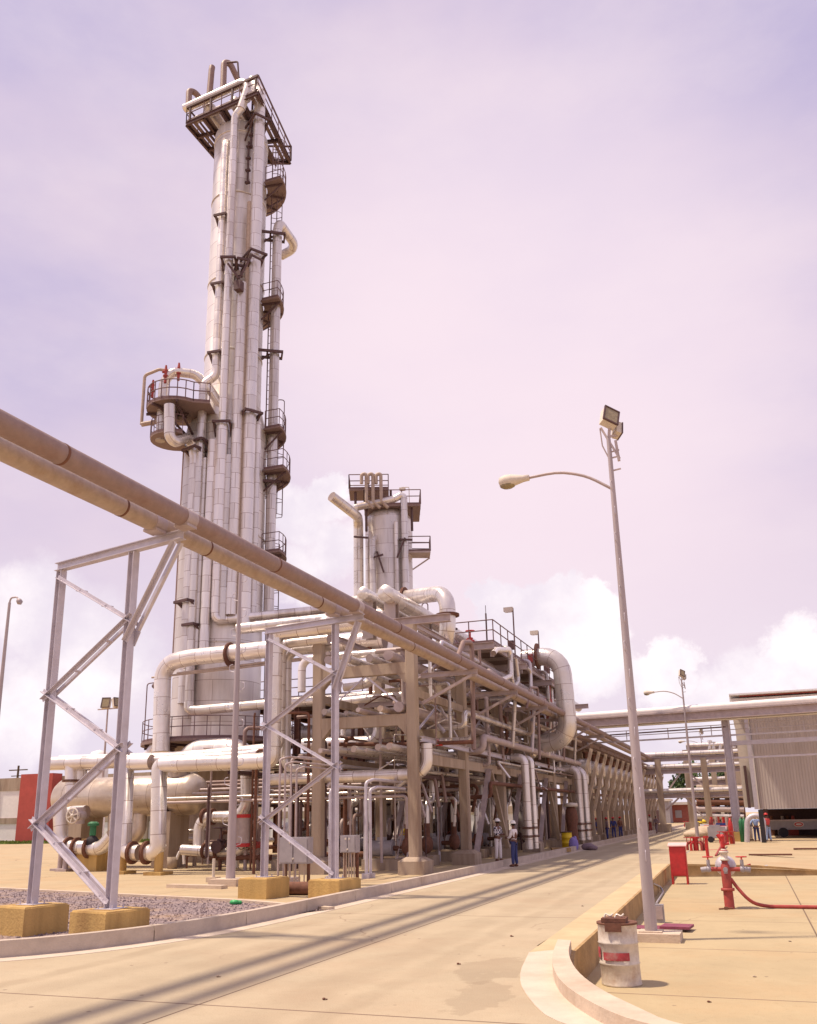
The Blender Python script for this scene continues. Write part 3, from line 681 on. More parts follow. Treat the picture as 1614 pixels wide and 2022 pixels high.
# downcomers beside the footpath
for i, (pts, lab, r) in enumerate([([(1010, 1496), (1036, 1496), (1044, 1684)], 'left vertical pipe of the pair rising behind the two standing men', .2), ([(1030, 1498), (1049, 1498), (1058, 1670)], 'right vertical pipe of the pair rising behind the two standing men', .15),
                                   ([(1100, 1518), (1140, 1518), (1149, 1660)], 'nearer pipe of the second vertical pair along the rack', .24), ([(1112, 1520), (1152, 1520), (1161, 1650)], 'farther pipe of the second vertical pair along the rack', .24)]):
    Y = (44.5, 45.4, 59, 60.5)[i]; P_ = [PY(x, yy, Y) for x, yy in pts]; P_[-1].x = P_[1].x; P_[-1].y = P_[1].y; P_[-1].z = .35
    pipe(lab, P_, r, clad, flange=[(P_[-1]+Vector((0, 0, .6)), (0, 0, 1)), (P_[-1]+Vector((0, 0, 1.0)), (0, 0, 1))], bend=r*2.2, group='vertical pipes along the rack foot')
# ------------------------------------------------------------------ air cooler section of the rack further along
ac = [62.6+3.4*k for k in range(17)]
cool = thing('cooler_rack', 'long row of slanted strutted posts carrying coolers further along the road', 'pipe rack', (-12.5, 62, 0))
for k, Y in enumerate(ac):
    for X in (-15.4, -11.3):
        MB().box((X, Y, 3.2), (.36, .36, 6.4)).build('column', conc, cool)
        MB().box((X, Y, .2), (.9, .9, .4)).build('footing', conc, cool)
    MB().box((-13.35, Y, 5.0), (3.7, .3, .35)).box((-13.35, Y, 6.5), (4.8, .3, .3)).build('cross_beam', shadebrown, cool)
    MB().bar((-11.1, Y, 2.2), (-9.9, Y, 6.3), .24, .2).build('strut', concl, cool)  # paler concrete puts the sunlit look into the struts
    if k < 16:
        for X in (-15.4, -11.3, -9.9): MB().box((X, Y+1.7, 6.5), (.2, 3.04, .25)).build('long_beam', shadebrown, cool)
        for X in (-15.4, -11.3): MB().box((X, Y+1.7, 3.4), (.16, 3.04, .2)).build('long_beam', shadebrown, cool)
for k in range(16):
    Y = ac[k]+1.7
    MB().box((-13.3, Y, 6.9), (4.6, 3.0, .5)).build('fan_box', shadebrown, cool)  # added boxes; the dark brown paints shaded undersides
    MB().lathe([(1.2, 6.1), (1.25, 6.65), (1.2, 6.65), (1.15, 6.1)], (-13.4, Y, 0), n=20).build('fan_ring', greysteel, cool)
    MB().box((-15.2, Y, 1.4), (.2, 3.0, 2.8)).build('shade_panel', shadebrown, cool) if k % 3 else None  # panel added behind; its dark colour stands for shaded gaps
proto = None
for k in range(16):
    Y = ac[k]+1.7; lab = '%s cooler drum from the near end of the strutted post row' % ORD[k]
    if proto is None:
        proto = thing('cooler_drum', lab, 'cooler', (-10.7, Y, 5.2), 'cooler drums along the strutted row'); p = Vector((-10.7, Y, 5.2))
        MB().lathe([(.001, -1.5), (.5, -1.45), (.55, -1.3), (.55, 1.3), (.5, 1.45), (.001, 1.5)], p+Vector((-1.1, 0, 0)), (1, 0, 0), 20).build('shell', cladw, proto)
        MB().cyl(p+Vector((.1, 0, .5)), p+Vector((.1, 0, .95)), .14).cyl(p+Vector((.1, 0, .9)), p+Vector((.1, 0, 1.0)), .24).build('nozzle', rust, proto)
        MB().tube([p+Vector((.1, .0, -.5)), p+Vector((.1, 0, -1.3)), p+Vector((-.9, 0, -1.3))], .1, 10).build('outlet_pipe', clad, proto)
    else: dup(proto, (-10.7, Y, 5.2), lab)
# inclined line over the coolers
pipe('pipe lying above the cooler row beneath the twin pipes', [(-10.5, 58, 7.1), (-10.5, 118, 7.1)], .16, brownpipe)
pipe('slim pipe lying above the cooler row on its inner side', [(-12.2, 60, 7.0), (-12.2, 118, 7.0)], .3, clad)
# ------------------------------------------------------------------ the tall column
T = Vector((-26.65, 42.0, 0)); nT = Vector((T.x, T.y, 0)).normalized(); aT = Vector((nT.y, -nT.x, 0))   # aT points to the right of the view
def onT(px, py, k=0., T_=T, n_=nT):          # point of the upright plane through the column axis, k metres nearer
    r = Vector(ray(px, py)); o = Vector((0, 0, CZ)); P0 = T_-n_*k; t = (P0-o).dot(n_)/r.dot(n_); return o+r*t
tower = thing('distillation_tower', 'very tall silver clad distillation tower ringed by risers, ladders and platforms', 'tower', T)
RL, RU = 2.15, 1.72
zc0, zc1, ztop = 24.2, 26.0, 45.8
MB().lathe([(RL, 5.9), (RL, zc0), (RU, zc1), (RU, ztop-.6), (RU*.93, ztop-.25), (RU*.7, ztop+.15), (.01, ztop+.35)], T, n=48).build('shell', shellm, tower)
MB().lathe([(2.3, 0), (2.3, .4), (2.2, .41), (2.2, 5.3), (2.35, 5.35), (2.35, 5.9)], T, n=16).build('skirt', conc, tower)
b = MB()
for z, r in ((11.2, RL), (17.5, RL), (24.1, RL), (29, RU), (34, RU), (40, RU), (44.6, RU)): b.lathe([(r+.002, 0), (r+.04, .01), (r+.04, .09), (r+.002, .1)], (T.x, T.y, z), n=48)
b.build('stiffener_bands', shellm, tower)
def riser(x, ytop, ybot, r, m_=clad, extra_top=None, extra_bot=None, name='riser', R_=RL, label=None, xt=None, k0=None, parent=None, T_=T, n_=nT, a_=aT, jog=None):
    p = onT(x, ybot, R_, T_, n_); a = (p-T_).dot(a_); k = k0 if k0 is not None else math.sqrt(max(.0, (R_+r+.1)**2-a*a))
    p = onT(x, ybot, k, T_, n_); q = Vector((p.x, p.y, HZ(p, ytop)))
    pts = [p, q]
    if extra_top: pts += [onT(u, v, kk if kk is not None else k, T_, n_) for u, v, kk in extra_top]
    if extra_bot: pts = [onT(u, v, kk if kk is not None else k, T_, n_) for u, v, kk in reversed(extra_bot)]+pts
    o = MB().tube(pts, r, 18).build(name, m_, parent or tower)
    if label: o['label'] = label
    return p, q, k
def bracket(p, z, w, reach, parent=None, T_=T, n_=nT, a_=aT):
    b = MB(); c = Vector((p.x, p.y, z)); d = Vector((T_.x-p.x, T_.y-p.y, 0)); d.normalize()
    for s_ in (-1, 1):
        o = d.cross(Vector((0, 0, 1)))*(w*s_); b.bar(c+o-d*w, c+o+d*reach, .11, .14); b.bar(c+o+d*reach*.9-Vector((0, 0, 1.0)), c+o-d*w*.6, .09)
    b.bar(c-d*w+d.cross(Vector((0, 0, 1)))*w*1.15, c-d*w-d.cross(Vector((0, 0, 1)))*w*1.15, .1, .14); b.bar(c+d*w+d.cross(Vector((0, 0, 1)))*w*1.15, c+d*w-d.cross(Vector((0, 0, 1)))*w*1.15, .1, .14)
    b.build('pipe_bracket', dark, parent or tower)
rA = riser(362, 905, 1390, .30, extra_top=[(378, 862, None), (345, 873, 3.0), (335, 862, 3.2), (335, 800, 3.2)], label='riser with an S bend under the round left platform')
bracket(rA[0], HZ(rA[0], 890), .5, 1.4); bracket(rA[0], HZ(rA[0], 1190), .5, 1.4)
rB = riser(374, 770, 1360, .25, extra_bot=[(374, 1398, None)], extra_top=None, label='riser ending in an elbow above the ring platform')
# upper part of B after its jog
pB = rB[1]; k = rB[2]
up = onT(428, 700, k); up2 = Vector((up.x, up.y, HZ(up, 275)))
MB().tube([pB, Vector((pB.x, pB.y, HZ(pB, 758))), Vector((up.x, up.y, HZ(up, 742))), up2, Vector((T.x, T.y, up2.z+.1))], .25, 18).build('riser', cladw, tower)
for yy in (430, 565, 700, 872, 1235): pp = up if yy < 750 else rB[0]; bracket(pp, HZ(pp, yy), .36, 1.2 if yy > 750 else .9)
rC = riser(425, 230, 1205, .24, brownpipe if False else clad, extra_top=[(478, 212, 2.65)], extra_bot=[(426, 1225, None), (455, 1222, None), (645, 1203, 2.2)], label='riser that turns to a long horizontal run at mid height')
MB().cyl(Vector((rC[0].x, rC[0].y, HZ(rC[0], 1060))), Vector((rC[0].x, rC[0].y, HZ(rC[0], 840))), .34, n=18).build('insulation_sleeve', clad, tower)
rD = riser(481, 185, 1235, .36, extra_top=[(500, 160, .5)], label='thick pale riser on the right front of the tower')
for yy in (240, 505, 818): bracket(rD[0], HZ(rD[0], yy), .5, 1.1)
rD2 = riser(498, 835, 1230, .22); rD3 = riser(455, 560, 1215, .3, label='grey middle riser'); rD4 = riser(440, 900, 1225, .24); rD5 = riser(402, 870, 1300, .26); rD6 = riser(388, 905, 1300, .14); rD7 = riser(466, 400, 1220, .16, tanpipe)
bracket(rC[0], HZ(rC[0], 515), .4, 1.0); bracket(rC[0], HZ(rC[0], 838), .45, 1.0); bracket(rD3[0], HZ(rD3[0], 518), .35, 1.0)
riser(343, 880, 1290, .08, brownpipe, k0=.2); riser(349, 900, 1290, .05, brownpipe, k0=.4)
# free riser on the right with its loop
rE = riser(530, 455, 1225, .30, extra_top=[(552, 440, 0.5), (586, 488, -1.2), (555, 505, -2.0)], extra_bot=[(530, 1246, .5)], k0=.5, label='free standing riser on the right with a bent loop at its top')
for yy in (468, 700, 955): 
    z = HZ(rE[0], yy); b = MB(); c = Vector((rE[0].x, rE[0].y, z))
    for s_ in (-1, 1): b.bar(c+nT*(.42*s_)+aT*.5, c+nT*(.42*s_)-aT*1.6, .1, .16)
    for s_ in (-1, 1): b.bar(c+aT*(.45*s_)+nT*.45, c+aT*(.45*s_)-nT*.45, .1, .16)
    b.bar(c-aT*1.6-Vector((0, 0, 1.1)), c-aT*.3, .1); b.build('pipe_bracket', dark, tower)
# ladders on the right flank
def flank(k, out): return T+aT*(out)-nT*k
for z0, z1, kk, out in ((6, 17, -.9, RL+.25), (17, 24.5, .1, RL+.3), (24.5, 34, -.3, RU+.35), (34, 45.2, -.1, RU+.35)):
    b = MB(); p = flank(kk, out); ladder(b, (p.x, p.y), z0, z1, face=(aT.x, aT.y), cage=True); b.build('ladder', rail, tower)
def sector(z, a0, a1, r0, r1, label, thick=.1, posts=True, m_=grating, c=T, name='platform', hoops=True):
    """curved platform: angles measured from the right of the view, towards the viewer"""
    def P(r, a, dz=0): return c+aT*(r*math.cos(math.radians(a)))-nT*(r*math.sin(math.radians(a)))+Vector((0, 0, z+dz))
    n = max(4, int(abs(a1-a0)/9)); A_ = [a0+(a1-a0)*i/n for i in range(n+1)]
    vs = []; 
    for a in A_: vs += [P(r0, a), P(r1, a), P(r1, a, -thick), P(r0, a, -thick)]
    fs = []
    for i in range(n): q = i*4; w_ = q+4; fs += [(q, w_, w_+1, q+1), (q+1, w_+1, w_+2, q+2), (q+2, w_+2, w_+3, q+3), (q, q+3, w_+3, w_)]
    if a1-a0 < 359: fs += [(0, 1, 2, 3), (n*4+3, n*4+2, n*4+1, n*4)]
    MB().add(vs, fs).build(name+'_deck', m_, tower)['label'] = label
    b = MB(); pts = [P(r1-.05, a) for a in A_]
    if a1-a0 < 359: pts = [P(r0+.1, a0)]+pts+[P(r0+.1, a1)]
    railing(b, pts, 1.1, .024, step=1.2); b.build(name+'_railing', rail, tower)
    b = MB()
    for i in range(0, n+1, 3):
        a = A_[i]; b.bar(P(r0-.05, a, -thick-.06), P(r1-.1, a, -thick-.06), .09, .12); b.bar(P(r0-.05, a, -thick-1.1), P(r0+(r1-r0)*.85, a, -thick-.1), .08)
    b.build(name+'_bracket', dark, tower)
sector(6.0, 0, 360, RL+.05, 4.1, 'ring platform at the tower foot', thick=.14)
zp = lambda yy, k=0: HZ(T-nT*k, yy)
for yy, lab, r1 in ((372, 'highest small side platform', 3.0), (604, 'second side platform', 3.0), (858, 'third side platform', 3.0), (938, 'fourth side platform', 3.3), (1100, 'lowest side platform', 3.15)):
    R0 = RU if yy < 800 else RL
    sector(zp(yy), -60, 32, R0+.05, r1+(0.3 if yy > 800 else 0), lab, name='side_platform')
# rectangular top structure
zt = 46.2
hL = PZ(370, 212, 47.6); hR = PZ(494, 156, 47.6)
fl = PZ(368, 240, zt); fr = fl+(hR-hL)*1.12; fr.z = zt; bl = PZ(432, 314, zt); br_ = PZ(574, 316, zt)
b = MB()
for k in range(16):
    if k in (2, 5, 6, 9, 10, 13): continue
    u0, u1 = k/16, (k+.72)/16; q4 = [fl.lerp(fr, u0), fl.lerp(fr, u1), bl.lerp(br_, u1), bl.lerp(br_, u0)]
    b.add([p+Vector((0, 0, dz)) for dz in (0, -.05) for p in q4], [(0, 1, 2, 3), (7, 6, 5, 4), (0, 4, 5, 1), (1, 5, 6, 2), (2, 6, 7, 3), (3, 7, 4, 0)])
b.build('top_deck', grating, tower)
b = MB()
for a, c_ in ((fl, fr), (fr, br_), (br_, bl), (bl, fl), ((fl+fr)/2, (bl+br_)/2), (fl.lerp(bl, .33), fr.lerp(br_, .33)), (fl.lerp(bl, .66), fr.lerp(br_, .66)), (fl.lerp(fr, .25), bl.lerp(br_, .25)), (fl.lerp(fr, .75), bl.lerp(br_, .75))): b.hbar(a-Vector((0, 0, .2)), c_-Vector((0, 0, .2)), .14, .26)
b.build('top_deck_beams', dark, tower)
b = MB(); railing(b, [fl, fr, br_, bl], 1.1, .035, closed=True); b.build('top_railing', rail, tower)
b = MB()
for p in (fl.lerp(fr, .05), fl.lerp(fr, .35), fl.lerp(fr, .65), fl.lerp(fr, .97), br_, bl): b.bar(p, p+Vector((0, 0, 1.2)), .12)
b.bar(fl+Vector((0, 0, 1.1)), fr+Vector((0, 0, 1.1)), .16); b.bar(fl+Vector((0, 0, 1.15)), bl+Vector((0, 0, 1.15)), .09); b.bar(fr+Vector((0, 0, 1.15)), br_+Vector((0, 0, 1.15)), .09); b.bar(bl+Vector((0, 0, 1.15)), br_+Vector((0, 0, 1.15)), .09)
for t_ in (.2, .5, .8): b.bar(fl.lerp(fr, t_)-Vector((0, 0, .5)), bl.lerp(br_, t_)-Vector((0, 0, .5)), .1)
b.build('top_frame', dark, tower)
for t_ in (.25, .6): 
    q = fl.lerp(fr, t_).lerp(bl.lerp(br_, t_), .45)+Vector((0, 0, 1.1)); d_ = (bl-fl).normalized()
    MB().lathe([(.01, -1.5), (.35, -1.4), (.42, -1.2), (.42, 1.2), (.35, 1.4), (.01, 1.5)], q, (0, 1, 0), 20).build('condenser', clad, tower)
MB().tube([hL-(hR-hL).normalized()*.2, hR+(hR-hL).normalized()*.1, onT(476, 215, RL+.5)], .27, 18).build('top_header', cladw, tower)
MB().tube([hL+Vector((.2, .7, -.5)), hR+Vector((.2, .7, -.5))], .24, 18).build('top_header', clad, tower)
for i, (t_, h) in enumerate(((.02, 1.4), (.36, 2.1), (.58, 2.5))):
    p = hL.lerp(hR, t_)+Vector((0, 0, .2)); q = p+Vector((.9, 1.6, 0))
    MB().tube([p, p+Vector((-.1, .1, h*.9)), p+Vector((.1, .5, h)), q+Vector((0, 0, .1))] if i != 1 else [p, p+Vector((0, .1, h)), p+Vector((.0, .15, h+.3))], .2, 12).build('vent_pipe', brownpipe, tower)
MB().tube([hL.lerp(hR, .62)+Vector((0, 0, 2.2)), hL.lerp(hR, .78)+Vector((0, .1, 2.0)), hL.lerp(hR, .82)+Vector((0, .1, .1))], .06, 8).build('vent_pipe', dark, tower)
for px_, y0_, y1_ in ((461, 275, 360), (489, 280, 360), (496, 200, 290)): 
    p = onT(px_, y1_, RU+.35); b = MB(); b.bar(p, Vector((p.x, p.y, HZ(p, y0_))), .1); 
    for k in range(4): b.box(Vector((p.x, p.y, p.z+k*.9)), (.3, .2, .12))
    b.build('hanger', dark, tower)
p = onT(472, 565, RL+.8); MB().box(p, (.42, .42, .6)).cyl(p, p+Vector((0, 0, .9)), .04).box(p+Vector((0, 0, .8)), (.3, .3, .3)).build('davit_weight', dark, tower)
b = MB(); b.bar(onT(450, 520, RL+.9), onT(472, 550, RL+.9), .1); b.bar(onT(472, 550, RL+.9), onT(497, 505, RL+.9), .1); b.bar(onT(497, 503, RL+.9), onT(520, 515, RL+.9), .1); b.build('davit_arm', dark, tower)
for (x, yy, kk) in ((546, 255, -1.4), (562, 790, -1.)):     # small gooseneck lamps on the side platforms
    p = onT(x, yy, kk); MB().tube([p-Vector((0, 0, 3.2)), p, p-aT*.4+Vector((0, 0, .0)), p-aT*.45-Vector((0, 0, .25))], .03, 6, bend=.15).build('lamp_arm', rail, tower)
# round left platform with its pipe bend and red valves
cp = onT(352, 812, 1.6); cp0 = Vector((cp.x, cp.y, 0))
lp = thing('side_vessel', 'narrow silver vessel left of the tall tower under a round railed platform', 'vessel', cp0)
zpl = cp.z; cc = T-aT*1.9+nT*(-.6)
va = Vector((onT(392, 1000, .6).x, onT(392, 1000, .6).y, 0))
MB().lathe([(.95, 6.1), (.95, zpl-1.2), (.8, zpl-.4), (.5, zpl), (.01, zpl+.2)], va, n=28).build('shell', shellm, lp)
def Pl(a, r, dz=0): a = math.radians(a); return Vector((cp.x, cp.y, zpl+dz))+aT*(r*math.cos(a))-nT*(r*math.sin(a))
disc = [Pl(a, 1.75) for a in range(60, 331, 15)]+[Pl(330, 1.75)+aT*.8, Pl(60, 1.75)+aT*.9]
n = len(disc); b = MB(); b.add(disc+[p-Vector((0, 0, .1)) for p in disc], [tuple(range(n)), tuple(range(n, 2*n))[::-1]]+[(i, (i+1) % n, (i+1) % n+n, i+n) for i in range(n)]); b.build('deck', grating, lp)
b = MB(); railing(b, disc[:-2]+[disc[-2]], 1.15, .032); railing(b, [disc[-1], disc[0]], 1.15, .032); b.build('railing', rail, lp)
low_ = [Pl(a, 1.35, -1.8)-aT*.1 for a in range(70, 300, 15)]; n = len(low_); b = MB(); b.add(low_+[p-Vector((0, 0, .1)) for p in low_], [tuple(range(n)), tuple(range(n, 2*n))[::-1]]+[(i, (i+1) % n, (i+1) % n+n, i+n) for i in range(n)]); b.build('lower_deck', grating, lp)
b = MB(); railing(b, low_, 1.0, .022); b.build('lower_railing', rail, lp)
b = MB()
for a in (90, 140, 190, 240): b.bar(Pl(a, 1.8, -.18), Pl(a+180, .6, -.18), .1, .14); b.bar(Pl(a, 1.3, -.2), Vector((va.x, va.y, zpl-1.9)), .1)
b.build('deck_beams', dark, lp)
MB().tube([Pl(170, .9, -2.0), Pl(170, .9, 1.6), Pl(150, .55, 2.35), Pl(10, .9, 2.35), Pl(5, 1.7, 1.5), Pl(0, 2.4, .5)], .27, 16, bend=.8).build('vapour_bend', cladw, lp)
MB().tube([Pl(185, 2.0, -.9), Pl(185, 2.0, 2.2), Pl(170, 1.2, 2.45), Pl(160, .7, 2.4)], .09, 8).build('vent_line', tanpipe, lp)
MB().tube([Pl(185, 2.0, -.9), Pl(175, 1.0, -.75), Pl(130, .4, -.9)], .14, 10).build('drain_line', tanpipe, lp)
for i, (a, r, z_) in enumerate(((150, .9, 2.2), (100, .4, 2.45), (185, 1.5, 1.5))):
    p = Pl(a, r, z_); MB().cyl(p-Vector((0, 0, .7)), p+Vector((0, 0, .1)), .08, n=10).cyl(p-aT*.2, p+aT*.05, .09, n=10).cyl(p+Vector((0, 0, .08)), p+Vector((0, 0, .42)), .1, .05, n=10).cyl(p-Vector((0, 0, .3)), p-Vector((0, 0, .22)), .15, n=12).build('relief_valve', redold, lp)
# ring lamp and floor-level fittings
p = onT(291, 1350, 2.5); z0 = 6.0
MB().tube([Vector((p.x, p.y, z0)), p, p+aT*.35+Vector((0, 0, .05))], .03, 6, bend=.15).ball(p+aT*.42-Vector((0, 0, .12)), (.2, .2, .16), 10).build('platform_lamp', rail, tower)
# ------------------------------------------------------------------ pipes between the tower and the rack
def tp(lab, pts, r, m_=clad, **k): return pipe(lab, pts, r, m_, **k)
Yh = 37.6
tp('big cream pipe rising left of the tower foot and crossing in front of it', [PY(318, 1485, Yh), PY(322, 1310, Yh), PY(380, 1298, Yh), PY(540, 1281, Yh), PY(760, 1262, Yh)], .42, cladw, bend=1.2, n=22, flange=[(PY(455, 1293, Yh), (1, 0, 0))])
tp('thin pipe running just below the big crossing pipe', [PY(350, 1330, Yh), PY(390, 1325, Yh), PY(540, 1306, Yh), PY(760, 1285, Yh)], .06, tanpipe, n=8)
tp('second thin pipe running below the big crossing pipe', [PY(300, 1338, Yh), PY(480, 1318, Yh), PY(640, 1298, Yh)], .05, tanpipe, n=8)
tp('cream pipe leaving the tower above the ring platform to the right', [PY(373, 1385, 39), PY(373, 1403, 39), PY(390, 1403, 39), PY(545, 1389, 39), PY(760, 1375, 39)], .25, cladw, bend=.5)
tp('cream pipe under the mid height riser run', [PY(470, 1242, 38), PY(650, 1222, 38), PY(760, 1212, 38)], .28, clad)
tp('white pipe turning down behind the second support frame', [PY(760, 1224, 30.4), PY(545, 1250, 30.4), PY(544, 1275, 30.4), PY(538, 1500, 30.4), PY(520, 1503, 30.4), PY(330, 1510, 30.4), PY(315, 1512, 30.4), PY(312, 1684, 30.4), PY(285, 1684, 30.4)], .31, cladw, bend=.7, n=20, flange=[(PY(290, 1684, 30.4), (1, 0, 0))])
for i, (x, x2) in enumerate(((555, 548), (567, 560))):
    Y = 31.2+.5*i
    tp(('cream upright pipe right of the white upright behind the second frame', 'outermost cream upright pipe behind the second support frame')[i], [PY(x+95, 1262+8*i, Y), PY(x, 1272+8*i, Y), PY(x-3, 1480, Y), PY(x-70, 1492, Y), PY(250, 1506, Y)] if i == 0 else [PY(x+95, 1276, Y), PY(x, 1286, Y), PY(x-3, 1520, Y), PY(x+40, 1520, Y)], .2, clad, bend=.5)
tp('long cream pipe at the left ending over the handwheel valves', [PY(560, 1480, 32.4), PY(330, 1500, 32.4), PY(100, 1508, 32.4)], .3, cladw)
tp('slim white pipe above the long cream pipe at the left', [PY(470, 1482, 34), PY(330, 1491, 34), PY(118, 1497, 34)], .12, white)
tp('upright white pipe turning down left of the twin flanges', [PY(300, 1505, 31), PY(262, 1507, 31), PY(250, 1508, 31), PY(244, 1684, 31), PY(275, 1684, 31)], .31, cladw, bend=.65, n=20, flange=[(PY(262, 1684, 31), (1, 0, 0))])
for x, Y in ((240, 31), (312, 30.4)):
    p = PY(x, 1734, Y); MB_ = MB().cyl((p.x, p.y, .1), (p.x, p.y, 1.2), .17, n=12).box((p.x, p.y, .06), (.8, .8, .12)); tag(MB_.build('pipe_support', footm), 'yellowish pipe stand under the %s elbow of the twin flanges' % ('left' if x == 240 else 'right'), 'pipe stand')
# valve train at far left
Yv_ = 32.5
tp('low cream pipe with flanges passing below the green valve', [PY(118, 1590, Yv_), PY(121, 1672, Yv_), PY(200, 1676, Yv_), PY(222, 1650, Yv_)], .3, cladw, bend=.6, flange=[(PY(136, 1673, Yv_), (1, 0, 0)), (PY(152, 1674, Yv_), (1, 0, 0)), (PY(176, 1675, Yv_), (1, 0, 0))])
tp('short cream elbow rising to the handwheel valve', [PY(121, 1672, 33.2), PY(121, 1606, 33.2), PY(170, 1604, 33.2)], .3, cladw, bend=.7)
tp('down pipe with dark flange beneath the long cream pipe', [PY(140, 1510, 32.4), PY(141, 1575, 32.4)], .26, clad, flange=[(PY(140, 1542, 32.4), (0, 0, 1))])
def upright_wheel(p, R_, m_, label, body=greysteel, scale=1.):
    p = Vector(p); t = thing('valve', label, 'valve', p)
    MB().ball(p+Vector((0, .5, 0)), .28*scale, 12).cyl(p+Vector((0, .5, 0)), p+Vector((0, .05, 0)), .06, n=8).cyl(p+Vector((0, .5, -.35)), p+Vector((0, .5, .35)), .2).cyl(p+Vector((0, .35, 0)), p+Vector((0, .25, 0)), .2).build('valve_body', body, t)
    h = MB().torus(p, (0, 1, 0), R_, .035, 22)
    for k in range(3): a = k*math.pi/3+.3; d = Vector((math.cos(a), 0, math.sin(a)))*R_; h.bar(p-d, p+d, .05)
    h.ball(p, .09, 8); h.build('handwheel', m_, t)
upright_wheel(PY(143, 1611, 32.0), .31, cream, 'pale upright handwheel valve left of the green valve')
p = PY(183, 1650, Yv_); t = thing('valve', 'green topped control valve between the left support frame posts', 'valve', p)
MB().cyl(p, p+Vector((0, 0, .55)), .14).cyl(p+Vector((0, 0, .4)), p+Vector((0, 0, .5)), .24, .24).cyl(p+Vector((0, 0, .5)), p+Vector((0, 0, .58)), .26, .14).build('actuator', green, t)
MB().ball(p-Vector((0, 0, .3)), .3, 12).cyl(p-Vector((0, 0, .3)), p, .12).build('valve_body', rubber, t)
p = PY(185, 1697, 33); tag(MB().box((p.x, p.y, .45), (1.2, 1.1, .9)).box((p.x, p.y, 1.1), (.7, .9, .5)).build('concrete_pier', footm), 'yellow brown concrete pier behind the left support frame', 'pier')
for x, Y in ((128, 32.6), (118, 33)):
    p = PY(x, 1724, Y); tag(MB().cyl((p.x, p.y, 0), (p.x, p.y, 1.2), .12, n=10).box((p.x, p.y, .05), (.6, .6, .1)).build('pipe_support', greysteel), 'short pipe stand under the %s elbow at far left' % ('nearer' if x == 128 else 'farther'), 'pipe stand')
# horizontal vessel
Yves = 35.5
c0 = PY(128, 1577, Yves); c1 = PY(385, 1577, Yves); ves = thing('horizontal_drum', 'big horizontal shiny drum with a domed end lying before the tower foot', 'vessel', ((c0.x+c1.x)/2, Yves, 0))
ln = c1.x-c0.x; rv = .92
MB().lathe([(.01, -.42), (rv*.55, -.34), (rv*.85, -.16), (rv, .05), (rv, ln-.05), (rv*.85, ln+.2), (rv*.55, ln+.38), (.01, ln+.46)], (c0.x, Yves, c0.z), (1, 0, 0), 40).build('shell', vesselm, ves)
MB().cyl((c0.x+.9, Yves, c0.z+.7), (c0.x+.9, Yves, c0.z+1.7), .25).cyl((c0.x+.9, Yves, c0.z+1.3), (c0.x+.9, Yves, c0.z+1.42), .4).build('nozzle', clad, ves)
MB().cyl((c1.x-.9, Yves, c0.z+.7), (c1.x-.9, Yves, c0.z+1.75), .5).cyl((c1.x-.9, Yves, c0.z+1.2), (c1.x-.9, Yves, c0.z+1.3), .68).build('nozzle', vesselm, ves)
for x in (c0.x+1.3, c1.x-1.2): MB().box((x, Yves, (c0.z-rv*.8)/2), (.9, 1.5, c0.z-rv*.8)).build('pier', conc, ves)
for x in (c0.x+1.3, c1.x-1.2): MB().box((x, Yves, c0.z-rv*.8+.1), (.5, 1.6, .25)).build('saddle', dark, ves)
MB().tube([(c0.x+3.2, Yves-.2, c0.z-.7), (c0.x+3.2, Yves-.2, c0.z-1.9), (c0.x+4.6, Yves-.2, c0.z-1.9), (c0.x+4.6, Yves-.2, c0.z-.7)], .32, 18, bend=.7).build('boot_pipe', vesselm, ves)
tp('large domed duct curving over the horizontal drum', [PY(360, 1560, 38.2), PY(372, 1486, 38.2), PY(470, 1481, 38.2), PY(500, 1520, 38.2)], .62, shellm, bend=1.3, n=28)
tp('pipe sloping off the left side of the ring platform', [PY(310, 1470, 39), PY(290, 1500, 39), PY(190, 1503, 40)], .3, clad)
# pipes and pump train right of the drum
tp('cream pipe loop with flanges behind the climbing pole', [PY(392, 1670, 34), PY(394, 1614, 34), PY(486, 1612, 34), PY(486, 1505, 34)], .24, clad, flange=[(PY(404, 1613, 34), (1, 0, 0)), (PY(420, 1613, 34), (1, 0, 0))])
tp('cream pipe lying near the ground behind the climbing pole', [PY(360, 1678, 33.5), PY(440, 1683, 33.5), PY(480, 1683, 33.5), PY(486, 1640, 33.5)], .22, clad, flange=[(PY(405, 1680, 33.5), (1, 0, 0)), (PY(430, 1682, 33.5), (1, 0, 0))])
wheelvalve(PY(436, 1672, 33.4), 1.3, dark, 'dark valve on the low pipe left of the climbing pole', dark)
p = PY(482, 1640, 33); t = thing('control_valve', 'grey control valve with red end bands right of the climbing pole', 'valve', p)
MB().cyl(p-Vector((.0, 0, .5)), p+Vector((0, 0, .5)), .32, n=18).build('valve_body', greysteel, t); MB().cyl(p+Vector((0, 0, .5)), p+Vector((0, 0, .64)), .36, n=18).build('end_band', red, t); MB().cyl(p-Vector((0, 0, .64)), p-Vector((0, 0, .5)), .36, n=18).build('end_band', red, t)
